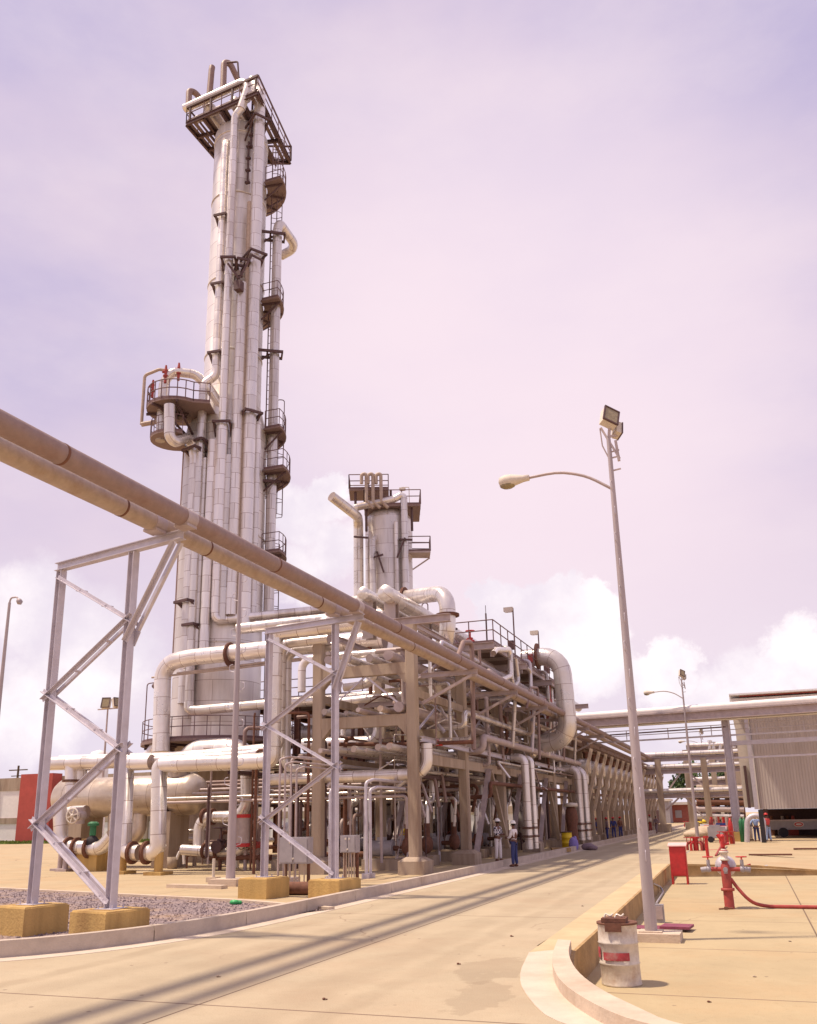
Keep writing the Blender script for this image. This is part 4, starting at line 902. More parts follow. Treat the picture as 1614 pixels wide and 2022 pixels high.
# climbing pole with step hooks
p = PZ(455, 1742, 0.1); q = Vector((p.x, p.y, HZ(p, 1108))); t = thing('climbing_pole', 'slender tapered steel pole with curly step hooks standing before the tower', 'pole', (p.x, p.y, 0))
MB().cyl((p.x, p.y, .2), q, .15, .05, 12).build('shaft', polem, t); MB().box((p.x, p.y, .1), (1.0, 1.0, .22)).build('base', concl, t)
z = 1.2; s_ = 1
while z < q.z-.6:
    r0 = .16-.11*z/q.z; MB().tube([Vector((p.x+s_*r0, p.y, z)), Vector((p.x+s_*(r0+.2), p.y, z+.05)), Vector((p.x+s_*(r0+.22), p.y, z+.25)), Vector((p.x+s_*(r0+.08), p.y, z+.27))], .013, 5, bend=.08).build('step_hook', galv, t); z += .62; s_ = -s_
# ------------------------------------------------------------------ second tower beyond the rack
S = Vector((*PZ(770, 1580, CZ+.9).xy, 0)); 
Sd = 62.; nS = Vector((ray(768, 1400)[0], ray(768, 1400)[1], 0)).normalized(); S = nS*Sd; aS = Vector((nS.y, -nS.x, 0))
tw2 = thing('short_tower', 'shorter silver column with railed top rising behind the pipe rack', 'tower', S)
zS = HZ(S, 1020); RS = 1.72
def onS(px, py, k=0.): return onT(px, py, k, S, nS)
xc = onS(768, 1080); S = S+aS*((xc-S).dot(aS)); tw2.location = S; tw2['_o'] = list(S)
MB().lathe([(RS, 0), (RS, zS-.5), (RS*.93, zS-.15), (RS*.7, zS+.25), (.01, zS+.5)], S, n=40).build('shell', shellm, tw2)
def ris2(x, yt, yb, r, top=None, m_=clad): riser(x, yt, yb, r, m_, extra_top=top, R_=RS, parent=tw2, T_=S, n_=nS, a_=aS)
ris2(709, 1025, 1250, .36, [(704, 1018, 2.2), (655, 980, 4.0)], cladw); ris2(738, 1062, 1250, .24, [(748, 1062, 1.0)], cladw); ris2(803, 975, 1250, .26, [(780, 985, None), (700, 1003, None)], clad); ris2(786, 1030, 1250, .15); ris2(727, 1040, 1250, .14)
zz = HZ(S, 1012)
def rect_plat(c, z, w, d, par, nm='deck'):
    P_ = [c+aS*x-nS*y+Vector((0, 0, z)) for x, y in ((-w/2, d/2), (w/2, d/2), (w/2, -d/2), (-w/2, -d/2))]
    b = MB(); b.add(P_+[p-Vector((0, 0, .15)) for p in P_], [(0, 1, 2, 3), (7, 6, 5, 4), (0, 4, 5, 1), (1, 5, 6, 2), (2, 6, 7, 3), (3, 7, 4, 0)]); b.build(nm, grating, par)
    b = MB(); railing(b, P_, 1.1, .035, closed=True); b.build(nm+'_railing', rail, par)
c1_ = onS(752, 1000); rect_plat(Vector((S.x, S.y, 0))+aS*0.3, zz, 4.1, 3.6, tw2); 
z2 = zz+1.5; rect_plat(S+aS*((onS(729, 980)-S).dot(aS)), z2, 2.9, 2.2, tw2, 'upper_deck')
b = MB()
for x in (-1.6, 1.7):
    for y_ in (-1.4, 1.4): q = S+aS*x-nS*y_; b.bar(q+Vector((0, 0, zS-1.6)), q+Vector((0, 0, zz)), .14)
for x in (-2.4, .2): q = S+aS*x-nS*.8; b.bar(q+Vector((0, 0, zz)), q+Vector((0, 0, z2)), .14)
b.build('deck_posts', dark, tw2)
for px_ in (724, 737, 753):
    p = onS(px_, 990, 1.9); MB().tube([p+aS*.5-Vector((0, 0, .5)), p, Vector((p.x, p.y, HZ(p, 935))), Vector((p.x, p.y, HZ(p, 932)))-aS*.35-Vector((0, 0, .2)), Vector((p.x, p.y, HZ(p, 955)))-aS*.35], .13, 10, bend=.18).build('vent_pipe', tanpipe, tw2)
za_ = HZ(S, 1098); P_ = [S+aS*1.5+nS*.2, S+aS*3.0+nS*.3, S+aS*3.0-nS*1.2, S+aS*1.4-nS*1.2]; P_ = [p+Vector((0, 0, za_)) for p in P_]
b = MB().add(P_+[p-Vector((0, 0, .12)) for p in P_], [(0, 1, 2, 3), (7, 6, 5, 4), (0, 4, 5, 1), (1, 5, 6, 2), (2, 6, 7, 3), (3, 7, 4, 0)]); b.bar(S+aS*1.5+Vector((0, 0, za_-1.2)), P_[1]-Vector((0, 0, .1)), .1); b.build('side_deck', greysteel, tw2)
b = MB(); railing(b, P_, 1.1, .035); b.build('side_railing', rail, tw2)
for (x0, y0_, x1, y1_) in ((745, 1090, 758, 1130), (700, 1060, 728, 1062), (790, 1065, 815, 1066), (785, 1100, 800, 1062), (740, 1100, 757, 1095)):
    MB().bar(onS(x0, y0_, RS+.4), onS(x1, y1_, RS+.4), .12).bar(onS(x0, y0_, RS+.4), onS(x0, y0_, .9), .1).build('pipe_bracket', dark, tw2)
p = onS(808, 962, 0); MB().tube([Vector((p.x, p.y, zz)), p, p-aS*.35, p-aS*.4-Vector((0, 0, .15))], .03, 6, bend=.1).box(p-aS*.5-Vector((0, 0, .15)), (.4, .3, .2)).build('platform_lamp', cream, tw2)
stripem = mat('stripem', (.42, .06, .07), .7, 0, .3, 12, dirt=(.5, .4, .34), dirt_amt=.7)
# ------------------------------------------------------------------ people
def skin_obj(name, joints, edges, m, parent, root=0, sub=1):
    me = bpy.data.meshes.new(name); keys = list(joints); me.from_pydata([Vector(joints[k][0]) for k in keys], [(keys.index(a), keys.index(b)) for a, b in edges], [])
    o = bpy.data.objects.new(name, me); COL.objects.link(o); o.parent = parent; me.materials.append(m)
    o.modifiers.new('skin', 'SKIN').use_smooth_shade = True; s = o.modifiers.new('sub', 'SUBSURF'); s.levels = sub; s.render_levels = sub
    for i, k in enumerate(keys):
        r = joints[k][1]; r = (r, r) if isinstance(r, (int, float)) else r; me.skin_vertices[0].data[i].radius = r; me.skin_vertices[0].data[i].use_root = (i == root)
    return o
def person(label, p, heading, shirt, trousers, hat=None, pose='stand', h=1.74, group=None, detail=True, skinm=skin, vest=None):
    t = thing('person', label, 'person', p, group); t.rotation_euler = (0, 0, heading); sc = h/1.74; t.scale = (sc, sc, sc)
    V = Vector; J = {}   # faces +Y
    lean = .0; st = {'stand': (.02, -.02), 'walk': (.24, -.22), 'wide': (.05, -.05)}[pose if pose in ('stand', 'walk', 'wide') else 'stand']
    J['pelvis'] = (V((0, 0, .94)), (.13, .10)); J['waist'] = (V((0, 0, 1.08)), (.125, .095)); J['chest'] = (V((0, .01, 1.30)), (.155, .11)); J['neckb'] = (V((0, 0, 1.45)), .065)
    J['neck'] = (V((0, .01, 1.51)), .052); J['head'] = (V((0, .02, 1.60)), (.075, .088)); J['crown'] = (V((0, .015, 1.69)), (.066, .078))
    for n_, s_, yy in (('l', -1, st[0]), ('r', 1, st[1])):
        J['hip'+n_] = (V((s_*.09, 0, .90)), .088); J['knee'+n_] = (V((s_*.11, yy*.55+.02, .50)), .058); J['ank'+n_] = (V((s_*.12, yy, .09)), .042); J['toe'+n_] = (V((s_*.135, yy+.15, .04)), (.042, .03))
        J['sho'+n_] = (V((s_*.19, 0, 1.40)), .058)
        if pose == 'hold' or (pose == 'wide' and s_ == 1): el, wr, hd = V((s_*.23, .06, 1.13)), V((s_*.10, .27, 1.10)), V((s_*.06, .34, 1.12))
        elif pose == 'point' and s_ == 1: el, wr, hd = V((s_*.25, .12, 1.18)), V((s_*.2, .36, 1.25)), V((s_*.19, .44, 1.28))
        elif pose == 'hips': el, wr, hd = V((s_*.36, -.08, 1.15)), V((s_*.22, .06, 1.0)), V((s_*.17, .1, .98))
        else: el, wr, hd = V((s_*.25, -.02, 1.13)), V((s_*.26, .06+(-yy*.3), .89)), V((s_*.255, .09-yy*.3, .81))
        J['elb'+n_] = (el, .042); J['wri'+n_] = (wr, .028); J['hand'+n_] = (hd, (.034, .018))
    E_ = [('pelvis', 'waist'), ('waist', 'chest'), ('chest', 'neckb'), ('neckb', 'neck'), ('neck', 'head'), ('head', 'crown')]
    for n_ in 'lr':
        E_ += [('pelvis', 'hip'+n_), ('hip'+n_, 'knee'+n_), ('knee'+n_, 'ank'+n_), ('ank'+n_, 'toe'+n_), ('chest', 'sho'+n_), ('sho'+n_, 'elb'+n_), ('elb'+n_, 'wri'+n_), ('wri'+n_, 'hand'+n_)]
    skin_obj('body', J, E_, skinm, t)
    TJ = {k: (J[k][0], J[k][1]) for k in ('pelvis', 'hipl', 'hipr', 'kneel', 'kneer', 'ankl', 'ankr')}
    TJ['pelvis'] = (J['pelvis'][0]+V((0, 0, .06)), (.145, .112)); 
    for n_ in 'lr': TJ['hip'+n_] = (J['hip'+n_][0], .102); TJ['knee'+n_] = (J['knee'+n_][0], .078); TJ['ank'+n_] = (J['ank'+n_][0]+V((0, 0, .0)), .068)
    skin_obj('trousers', TJ, [('pelvis', 'hipl'), ('pelvis', 'hipr'), ('hipl', 'kneel'), ('hipr', 'kneer'), ('kneel', 'ankl'), ('kneer', 'ankr')], trousers, t)
    SJ = {'chest': (J['chest'][0], (.172, .125)), 'waist': (V((0, 0, 1.12)), (.15, .115)), 'hem': (V((0, 0, .98)), (.15, .12)), 'neckb': (V((0, 0, 1.44)), .075)}
    for n_, s_ in (('l', -1), ('r', 1)): SJ['sho'+n_] = (J['sho'+n_][0], .07); SJ['elb'+n_] = (J['elb'+n_][0], .056); SJ['cuff'+n_] = (J['elb'+n_][0].lerp(J['wri'+n_][0], .75), .042)
    skin_obj('shirt', SJ, [('chest', 'waist'), ('waist', 'hem'), ('chest', 'neckb')]+[e for n_ in 'lr' for e in (('chest', 'sho'+n_), ('sho'+n_, 'elb'+n_), ('elb'+n_, 'cuff'+n_))], shirt, t)
    if vest: 
        skin_obj('vest', {'a': (V((0, 0, 1.0)), (.168, .135)), 'b': (V((0, .0, 1.2)), (.182, .14)), 'c': (V((0, 0, 1.39)), (.15, .115))}, [('a', 'b'), ('b', 'c')], vest, t)
    t['_o'] = [0, 0, 0]
    for n_ in 'lr':
        a = J['ank'+n_][0]; MB().ball(a+V((0, .06, -.045)), (.05, .13, .045), 10).build('shoe', rust, t)
    if detail:
        f = MB(); hd = J['head'][0]
        f.ball(hd+V((0, .098, -.01)), (.012, .018, .02), 6); f.ball(hd+V((-.083, .0, .0)), (.012, .02, .03), 6); f.ball(hd+V((.083, 0, 0)), (.012, .02, .03), 6); f.build('nose_and_ears', skinm, t)
        f = MB(); f.ball(hd+V((-.03, .086, .02)), .008, 6); f.ball(hd+V((.03, .086, .02)), .008, 6); f.build('eyes', hair, t)
        MB().box(hd+V((0, .088, -.045)), (.04, .012, .01)).build('mouth', maroon, t)
        for n_, s_ in (('l', -1), ('r', 1)):     # four fingers and a thumb on every hand, slightly curled
            w0 = J['wri'+n_][0]; h0 = J['hand'+n_][0]; d = (h0-w0).normalized(); side = d.cross(V((s_, 0, 0))).normalized(); 
            if side.length < .1: side = V((0, 1, 0))
            cu = d.cross(side).normalized()*(-s_); fm = MB()
            for q, ln in enumerate((.062, .072, .068, .052)):
                b0 = h0+side*((q-1.5)*.019)+d*.012; fm.tube([b0-d*.02, b0+d*ln*.5, b0+d*ln*.85+cu*ln*.35], .0088, 6, bend=.01)
            tb = w0.lerp(h0, .5)+side*-.028; fm.tube([tb, tb-side*.028+d*.03, tb-side*.03+d*.06+cu*.015], .0098, 6, bend=.01); fm.build('fingers', skinm, t)
    hd = J['head'][0]
    MB().ball(hd+V((0, -.012, .04)), (.082, .098, .085), 12).build('hair', hair, t)
    if hat:
        c = hd+V((0, .0, .075)); MB().lathe([(.128, -.015), (.13, 0), (.118, .03), (.10, .075), (.06, .11), (.001, .122)], c, n=20).box(c+V((0, .125, -.005)), (.15, .08, .014)).bar(c+V((0, -.09, .09)), c+V((0, .09, .09)), .025, .03).build('hard_hat', hat, t)
    return t
whitehat = mat('whitehat', (.8, .78, .76), .35, 0, .03)
p = PZ(985, 1701, 0.06)
person('man in checked shirt, white trousers and white hard hat at the kerb', p, -2.0, chk, whitecloth, whitehat, 'hold', 1.74)
p = PZ(1018, 1712, 0)
person('man in blue jeans, dark vest and white hard hat standing in the road gutter', p, 1.35, whitecloth, denim, whitehat, 'hold', 1.72, vest=rust)
person('man in dark blue overalls and red hard hat by the far kerb', PZ(1180, 1657, 0), .4, navy, navy, red, 'stand', 1.6, detail=False)
person('man in yellow shirt and red hard hat under the pipe rack', Vector((*PY(803, 1690, 41).xy, 0)), -2.2, yellow, denim, red, 'stand', detail=False)
person('man in grey walking on the far road beyond the lamp pole', PZ(1298, 1646, 0), 2.8, greycloth, greycloth, None, 'walk', 1.65, detail=False)
person('man in tan clothes standing left of the grey walker far down the road', PZ(1286, 1643, 0), 1.0, cream, redold, red, 'stand', detail=False)
person('man in pale blue shirt facing away near the open shed', PZ(1497, 1663, -.05), .2, bluecloth, denim, None, 'hips', 1.75, detail=False)
person('man in red shirt and red hard hat near the open shed', PZ(1520, 1663, -.05), .8, redcloth, bluecloth, red, 'wide', 1.8, detail=False)
for i, (x, yy, sh) in enumerate(((1200, 1648, greycloth), (1213, 1646, navy), (1226, 1643, rust))):
    person(('nearest', 'middle', 'farthest')[i]+' of three small workers in red helmets by the strutted posts', PX(x, yy, -10.6).xy.to_3d(), 2+i, sh, navy, red, 'stand', 1.65, group='workers by the strutted posts', detail=False)
# ------------------------------------------------------------------ lamp poles
p = PZ(1288, 1857, ZY); lamp = thing('lamp_pole', 'nearest tall tapered lamp pole with curved arm and floodlights, beside the oil drum', 'lamp pole', p, 'lamp poles along the road')
H_ = HZ(p, 862)
MB().cyl(p, (p.x, p.y, H_), .125, .048, 10).build('shaft', polem, lamp)
MB().box(p+Vector((0, 0, .08)), (1.15, .75, .16)).box(p+Vector((0, 0, .17)), (.45, .45, .03)).build('base', concl, lamp)
a = [Vector((p.x, p.y, HZ(p, 966))), PY(1160, 940, p.y), PY(1105, 931, p.y), PY(1042, 944, p.y)]; MB().tube(a, .035, 8, bend=1.6).build('arm', greysteel, lamp)
h0 = PY(1046, 943, p.y); h1 = PY(986, 953, p.y); d = (h1-h0); b = MB()
b.lathe([(.001, 0), (.075, .01), (.085, .15), (.15, .42), (.165, .58), (.12, .72), (.001, .76)], h0, d, 14); lh = b.build('lamp_head', cream, lamp)
MB().ball(h0.lerp(h1, .72)-Vector((0, 0, .1)), (.2, .13, .1), 12).build('lamp_glass', glass, lh)
fc = PY(1203, 826, p.y); 
def flood(c, rx, ry, rz, par, s=1.):
    M_ = Matrix.Rotation(rz, 3, 'Z') @ Matrix.Rotation(ry, 3, 'Y') @ Matrix.Rotation(rx, 3, 'X'); b = MB().box((0, 0, 0), (.42*s, .24*s, .56*s)).box((0, .13*s, 0), (.3*s, .08*s, .4*s)); b.v = [M_ @ v+c for v in b.v]; par = b.build('floodlight', cream, par)
    b = MB()
    for x_, z_, w_, h_ in ((0, .27, .46, .04), (0, -.27, .46, .04), (-.215, 0, .04, .56), (.215, 0, .04, .56)): b.box((x_*s, -.125*s, z_*s), (w_*s, .05*s, h_*s))
    b.v = [M_ @ v+c for v in b.v]; b.build('frame', dark, par)
    b = MB().box((0, -.125*s, 0), (.37*s, .01, .49*s)); b.v = [M_ @ v+c for v in b.v]; b.build('glass', glass, par)
flood(fc, -.35, .38, .62, lamp, .85); flood(PY(1219, 850, p.y+.25), .25, .3, 2.2, lamp, .6)
b = MB(); tp_ = Vector((p.x, p.y, H_)); b.bar(PY(1187, 845, p.y), PY(1224, 905, p.y), .05); b.bar(PY(1216, 870, p.y), PY(1223, 910, p.y), .06); b.tube([PY(1185, 846, p.y), PY(1190, 880, p.y), PY(1203, 905, p.y)], .015, 6); b.bar(tp_-Vector((0, 0, .1)), fc-Vector((0, 0, .2)), .06); b.bar(tp_, PY(1222, 852, p.y+.25)-Vector((0, 0, .1)), .05)
for yy in (893, 905, 930): b.bar(Vector((p.x, p.y, HZ(p, yy))), Vector((p.x+.22, p.y, HZ(p, yy-2))), .03)
b.build('top_bracket', greysteel, lamp)
z = 1.0; s_ = 1
while z < H_-.8:
    r0 = .125-.077*(z-ZY)/(H_-ZY); b = MB().tube([Vector((p.x+s_*r0*.3, p.y-r0*.9, z)), Vector((p.x+s_*r0*.35, p.y-r0-.05, z+.03)), Vector((p.x+s_*r0*.35, p.y-r0-.05, z+.2)), Vector((p.x+s_*(r0*.3), p.y-r0*.85, z+.22))], .009, 5, bend=.03); b.build('step', galv, lamp); z += .62; s_ = -s_
dup(lamp, PZ(1379, 1663, 0), 'second lamp pole standing among the red fire equipment in mid distance')
dup(lamp, PZ(1404, 1637, 0), 'small distant lamp pole left of the bridge post')
q = PZ(19, 1190, 24.); t = thing('distant_lamp_pole', 'thin distant lamp pole with short hooked head at the left picture edge', 'lamp pole', (q.x, q.y, 0)); MB().cyl((q.x, q.y, 0), q, .28, .14, 10).build('shaft', polem, t); MB().tube([q, q+Vector((.1, 0, .5)), q+Vector((.9, 0, .5)), q+Vector((1.1, 0, .2))], .09, 8, bend=.3).build('arm', polem, t); MB().lathe([(.05, 0), (.28, .3), (.3, .6), (.01, .9)], q+Vector((1.0, 0, .35)), (.6, 0, -.8), 10).build('lamp_head', polem, t)
# floodlight mast behind the left support frame
q = PZ(213, 1400, 12.); t = thing('floodlight_mast', 'thin mast with a crossbar of floodlights behind the left support frame', 'mast', (q.x, q.y, 0))
MB().cyl((q.x, q.y, 0), q, .14, .07, 8).build('shaft', greysteel, t); MB().bar(q-Vector((1.1, 0, 0)), q+Vector((1.1, 0, 0)), .1).build('crossbar', greysteel, t)
flood(q+Vector((-.2, 0, .5)), -.3, 0, .3, t, 1.7); flood(q+Vector((.9, 0, .5)), -.3, 0, 1.2, t, 1.5)
q = PZ(37, 1512, 10.); t = thing('power_pole', 'small distant power pole with a crossarm above the left wall', 'pole', (q.x, q.y, 0)); MB().cyl((q.x, q.y, 0), q, .2, .14, 8).build('shaft', barkm, t); MB().bar(q-Vector((1.6, 0, .6)), q+Vector((1.6, 0, -.6)), .15).bar(q-Vector((1.1, 0, 1.4)), q+Vector((1.1, 0, -1.4)), .12).build('crossarm', barkm, t)
# ------------------------------------------------------------------ things at the right: drum, hydrant, box
p = PZ(1228, 1944, ZY); t = thing('oil_drum', 'dented whitish oil drum with red stripe and rusty lid below the corner kerb', 'drum', p); r = .29
prof = [(.001, .01), (r, 0), (r+.008, .015), (r, .03), (r, .285), (r+.013, .30), (r, .315), (r, .575), (r+.013, .59), (r, .605), (r, .84), (r+.01, .855)]
b = MB().lathe(prof, p, n=36); rr_ = random.Random(5)
for i, v in enumerate(b.v):
    a = math.atan2(v.y-p.y, v.x-p.x); k = 1-.022*math.sin(a*3+v.z*5)*math.sin(v.z*9)-(.035 if 2.2 < (a % 6.28) < 3.3 and .1 < v.z-p.z < .3 else 0); v.x = p.x+(v.x-p.x)*k; v.y = p.y+(v.y-p.y)*k
b.build('barrel', drumw, t)
MB().lathe([(r-.02, .84), (r+.014, .845), (r+.014, .875), (r-.01, .875), (.001, .86)], p, n=32).build('lid', rust, t)
n = 12; vs = []
for i in range(n+1):
    a = math.radians(-131+78*i/n); vs += [(p.x+(r+.014)*math.cos(a), p.y+(r+.014)*math.sin(a), p.z+.36), (p.x+(r+.014)*math.cos(a), p.y+(r+.014)*math.sin(a), p.z+.47)]
MB().add(vs, [(2*i, 2*i+2, 2*i+3, 2*i+1) for i in range(n)]).build('red_stripe', stripem, t)
vs = []
for i in range(4):
    a = math.radians(-168+8*i); vs += [(p.x+(r+.014)*math.cos(a), p.y+(r+.014)*math.sin(a), p.z+.38), (p.x+(r+.014)*math.cos(a), p.y+(r+.014)*math.sin(a), p.z+.53)]
MB().add(vs, [(2*i, 2*i+2, 2*i+3, 2*i+1) for i in range(3)]).build('red_stripe', stripem, t)
b = MB().box(p+Vector((-.02, -.08, .91)), (.36, .30, .06)).box(p+Vector((-.02, -.295, .82)), (.24, .02, .12)); tag(b.build('wooden_block', rust), 'rusty brown block lying across the oil drum lid', 'block')
b = MB(); q = p+Vector((0, -.1, .96))
for x_ in (-.1, .06): b.tube([q+Vector((x_-.07, 0, -.02)), q+Vector((x_-.05, .02, .03)), q+Vector((x_+.03, -.02, .0)), q+Vector((x_+.07, .03, .04)), q+Vector((x_+.02, .05, -.01))], .014, 6, bend=.02)
tag(b.build('rope', cream), 'pale twisted rope lying on the oil drum', 'rope')
for i, (x, yy, w_, d_, rz) in enumerate(((1290, 1836, .8, .6, .05), (1338, 1838, .62, .6, -.1))):
    q = PZ(x, yy, ZY); tag(MB().box(q+Vector((0, 0, .03+.055*i)), (w_, d_, .05), rz).build('metal_plate', maroon), ('left', 'right')[i]+' maroon plate lying by the lamp pole base', 'plate')
q = PZ(1305, 1822, ZY); t = thing('junction_box', 'small grey junction box beside the nearest lamp pole', 'box', q); MB().box(q+Vector((0, 0, .2)), (.2, .16, .4)).build('case', boxgrey, t); MB().box(q+Vector((0, -.09, .22)), (.15, .02, .28)).build('cover', greysteel, t)
tag(MB().tube([PZ(1290, 1745, -.1), PZ(1306, 1752, -.35), PZ(1310, 1762, -.45), PZ(1296, 1785, -.46)], .03, 8, bend=.2).build('conduit', boxgrey), 'grey conduit bending out of the retaining wall behind the lamp pole', 'conduit')
p = PZ(1442, 1795, ZY); t = thing('fire_hydrant', 'tall red fire hydrant with side valves and a silver ball in the yard', 'hydrant', p); u = lambda x, z: p+Vector((x, 0, z))
MB().lathe([(.13, 0), (.125, .02), (.12, .45), (.125, .95), (.11, 1.08), (.07, 1.14), (.07, 1.2)], p, n=24).lathe([(.12, .44), (.17, .445), (.17, .51), (.12, .515)], p, n=24).cyl(u(-.5, .98), u(.5, .98), .055).build('barrel', redold, t)
MB().ball(p+Vector((0, .28, 1.05)), .27, 18).build('silver_ball', galv, t)
MB().lathe([(.09, 1.2), (.12, 1.2), (.12, 1.24), (.09, 1.25), (.09, 1.38), (.12, 1.39), (.12, 1.43), (.05, 1.49)], p, n=20).build('top_flange', cream, t)
MB().cyl(u(0, 1.43), u(0, 1.47), .1).cyl(u(0, 1.43), u(0, 1.53), .05).cyl(u(0, 1.5), u(0, 1.78), .05).ball(u(0, 1.8), .07, 8).cyl(u(0, 1.7), u(-.12, 1.86), .045).cyl(u(.0, 1.6), u(.16, 1.63), .035).build('monitor_nozzle', red, t)
for s_ in (-1, 1):
    q = u(s_*.42, .98); MB().ball(q, .085, 10).cyl(q, q+Vector((0, 0, .24)), .045).cyl(q+Vector((s_*.05, 0, 0)), q+Vector((s_*.2, 0, -.02)), .07).build('side_valve', boxgrey, t)
    c = q+Vector((0, 0, .31)); h = MB().torus(c, (0, 0, 1), .13, .014, 16); h.bar(c-Vector((.13, 0, 0)), c+Vector((.13, 0, 0)), .02); h.bar(c-Vector((0, .13, 0)), c+Vector((0, .13, 0)), .02); h.cyl(c-Vector((0, 0, .08)), c, .02, n=8); h.build('handwheel', red, t)
MB().box(u(0, .95)+Vector((0, -.12, 0)), (.09, .05, .14)).cyl(u(0, .98)+Vector((0, -.1, 0)), u(0, .98)+Vector((0, -.2, 0)), .06).build('front_cap', boxgrey, t)
hp = [u(.1, .75), u(.22, .55), u(.5, .2)+Vector((0, -.1, 0)), PZ(1508, 1790, ZY+.05), PZ(1605, 1792, ZY+.05)+Vector((4, 0, 0))]
tag(MB().tube(hp, .045, 10, bend=.8).build('hose', redold), 'red hose running from the hydrant along the yard to the right', 'hose')
b = MB(); q = PZ(1420, 1795, ZY+.02); b.cyl(q, q+Vector((.35, .02, .02)), .02).box(q+Vector((.18, 0, .02)), (.09, .1, .06)); tag(b.build('spanner', rust), 'small rusty tool lying left of the hydrant foot', 'tool')
q = PZ(1345, 1746, ZY); t = thing('hose_cabinet', 'bright red fire hose cabinet on legs beside the retaining wall corner', 'cabinet', q); MB().box(q+Vector((0, 0, .78)), (.56, .42, 1.0)).build('case', red, t); MB().add([q+Vector(v) for v in ((-.32, -.26, 1.28), (.32, -.26, 1.28), (.32, .26, 1.34), (-.32, .26, 1.34), (-.32, -.26, 1.31), (.32, -.26, 1.31), (.32, .26, 1.4), (-.32, .26, 1.4))], [(3, 2, 1, 0), (4, 5, 6, 7), (0, 1, 5, 4), (1, 2, 6, 5), (2, 3, 7, 6), (3, 0, 4, 7)]).build('roof', pinkw, t)
for x_ in (-.25, .25):
    for y_ in (-.18, .18): MB().box(q+Vector((x_, y_, .14)), (.06, .06, .28)).build('leg', red, t)
MB().box(q+Vector((0, -.218, .78)), (.48, .012, .9)).build('door', red, t)
def jack(x, yy, z, lab, n_=5, seed=1):
    rj = random.Random(seed); q = PZ(x, yy, z); t = thing('fire_manifold', lab, 'fire equipment', q)
    MB().cyl(q+Vector((0, 0, 0)), q+Vector((0, 0, .75)), .14).cyl(q+Vector((0, 0, .7)), q+Vector((0, 0, .78)), .22).build('stand_pipe', red, t)
    for i in range(n_):
        a = i*2*math.pi/n_+.4; c = q+Vector((math.cos(a)*.45, math.sin(a)*.25, 0)); b = MB().tube([q+Vector((0, 0, .5)), Vector((c.x, c.y, q.z+.5)), Vector((c.x, c.y, q.z+.05))], .07, 8); b.torus((c.x, c.y, q.z+.75), (0, 0, 1), .14, .02, 12, 5); b.cyl((c.x, c.y, q.z+.5), (c.x, c.y, q.z+.75), .025, n=6); b.build('outlet', red if i % 2 else redold, t)
jack(1376, 1683, -.1, 'clump of red valves at the foot of the second lamp pole'); jack(1436, 1668, 0, 'upright red valve stand just above the hydrant top', 3, 2); jack(1358, 1634, 0, 'small red hydrant far down the road', 3, 3)
q = PZ(1486, 1729, ZY); t = thing('fire_manifold', 'low red pump fitting lying by the tan cross wall right of the hydrant', 'fire equipment', q); MB().cyl(q+Vector((-.3, 0, .1)), q+Vector((.2, 0, .14)), .1).cyl(q+Vector((0, 0, .1)), q+Vector((-.1, 0, .42)), .09).cyl(q+Vector((0, 0, .12)), q+Vector((.35, .1, .3)), .07).build('pump_body', red, t); MB().cyl(q+Vector((.3, .1, .26)), q+Vector((.62, .1, .34)), .06).build('coupling', boxgrey, t)
q = PZ(1399, 1697, -.1); tag(MB().cyl(q, q+Vector((0, 0, .95)), .07, n=10).cyl(q+Vector((0, 0, .9)), q+Vector((0, 0, 1.0)), .11, n=10).build('bollard', red), 'short red bollard right of the red valve clump', 'bollard')
tag(MB().tube([PZ(1425, 1650, .6), PZ(1424, 1672, .2), PZ(1414, 1690, .0)], .05, 8, bend=.3).build('hose', redold), 'dark red hose hanging from the upright valve stand', 'hose')
for i, (x, yy, w_) in enumerate(((1407, 1681, 1.2), (1522, 1690, 1.9), (1600, 1678, 1.6))): q = PZ(x, yy, -.1); tag(MB().box(q+Vector((0, 0, .05)), (w_, .35, .07)).build('steel_channel', (red, rust, rust)[i]), ('short red channel lying left of the upright valve stand', 'brown channel lying alone on the right paving', 'brown channel cut by the right picture edge')[i], 'steel channel')
for i, (x, yy) in enumerate(((1384, 1634), (1392, 1631))):
    q = PZ(x, yy, 0); t = thing('barrel', ('nearer', 'farther')[i]+' yellow barrel right of the second lamp pole', 'barrel', q); MB().lathe([(.01, 0), (.3, 0), (.3, .3), (.32, .31), (.3, .33), (.3, .6), (.32, .61), (.3, .63), (.3, .9), (.01, .9)], q, n=16).build('shell', yellow, t); MB().lathe([(.305, .42), (.31, .43), (.31, .5), (.305, .51)], q, n=16).build('dark_band', rubber, t)
q = PZ(1121, 1676, .05); t = thing('barrel', 'yellow barrel standing at the rack foot by the kerb', 'barrel', q); MB().lathe([(.01, 0), (.3, 0), (.3, .3), (.32, .31), (.3, .33), (.3, .6), (.32, .61), (.3, .63), (.3, .9), (.01, .9)], q, n=20).build('shell', yellow, t); MB().lathe([(.29, .9), (.33, .9), (.33, .94), (.01, .94)], q, n=20).build('rim', dark, t)
q = PZ(1134, 1679, .02); tag(MB().ball(q+Vector((0, 0, .3)), (.28, .25, .42), 12).ball(q+Vector((.1, 0, .62)), (.1, .1, .15), 8).build('bag', mat('lilac', (.25, .2, .5), .8)), 'lilac sack slumped on the kerb by the yellow barrel', 'bag')
tag(MB().ball(q+Vector((.7, .6, .15)), (.4, .3, .22), 12).ball(q+Vector((1.0, .3, .1)), (.3, .25, .15), 10).build('bundle', greycloth), 'dark crumpled bundle on the road edge beside the lilac sack', 'bundle')
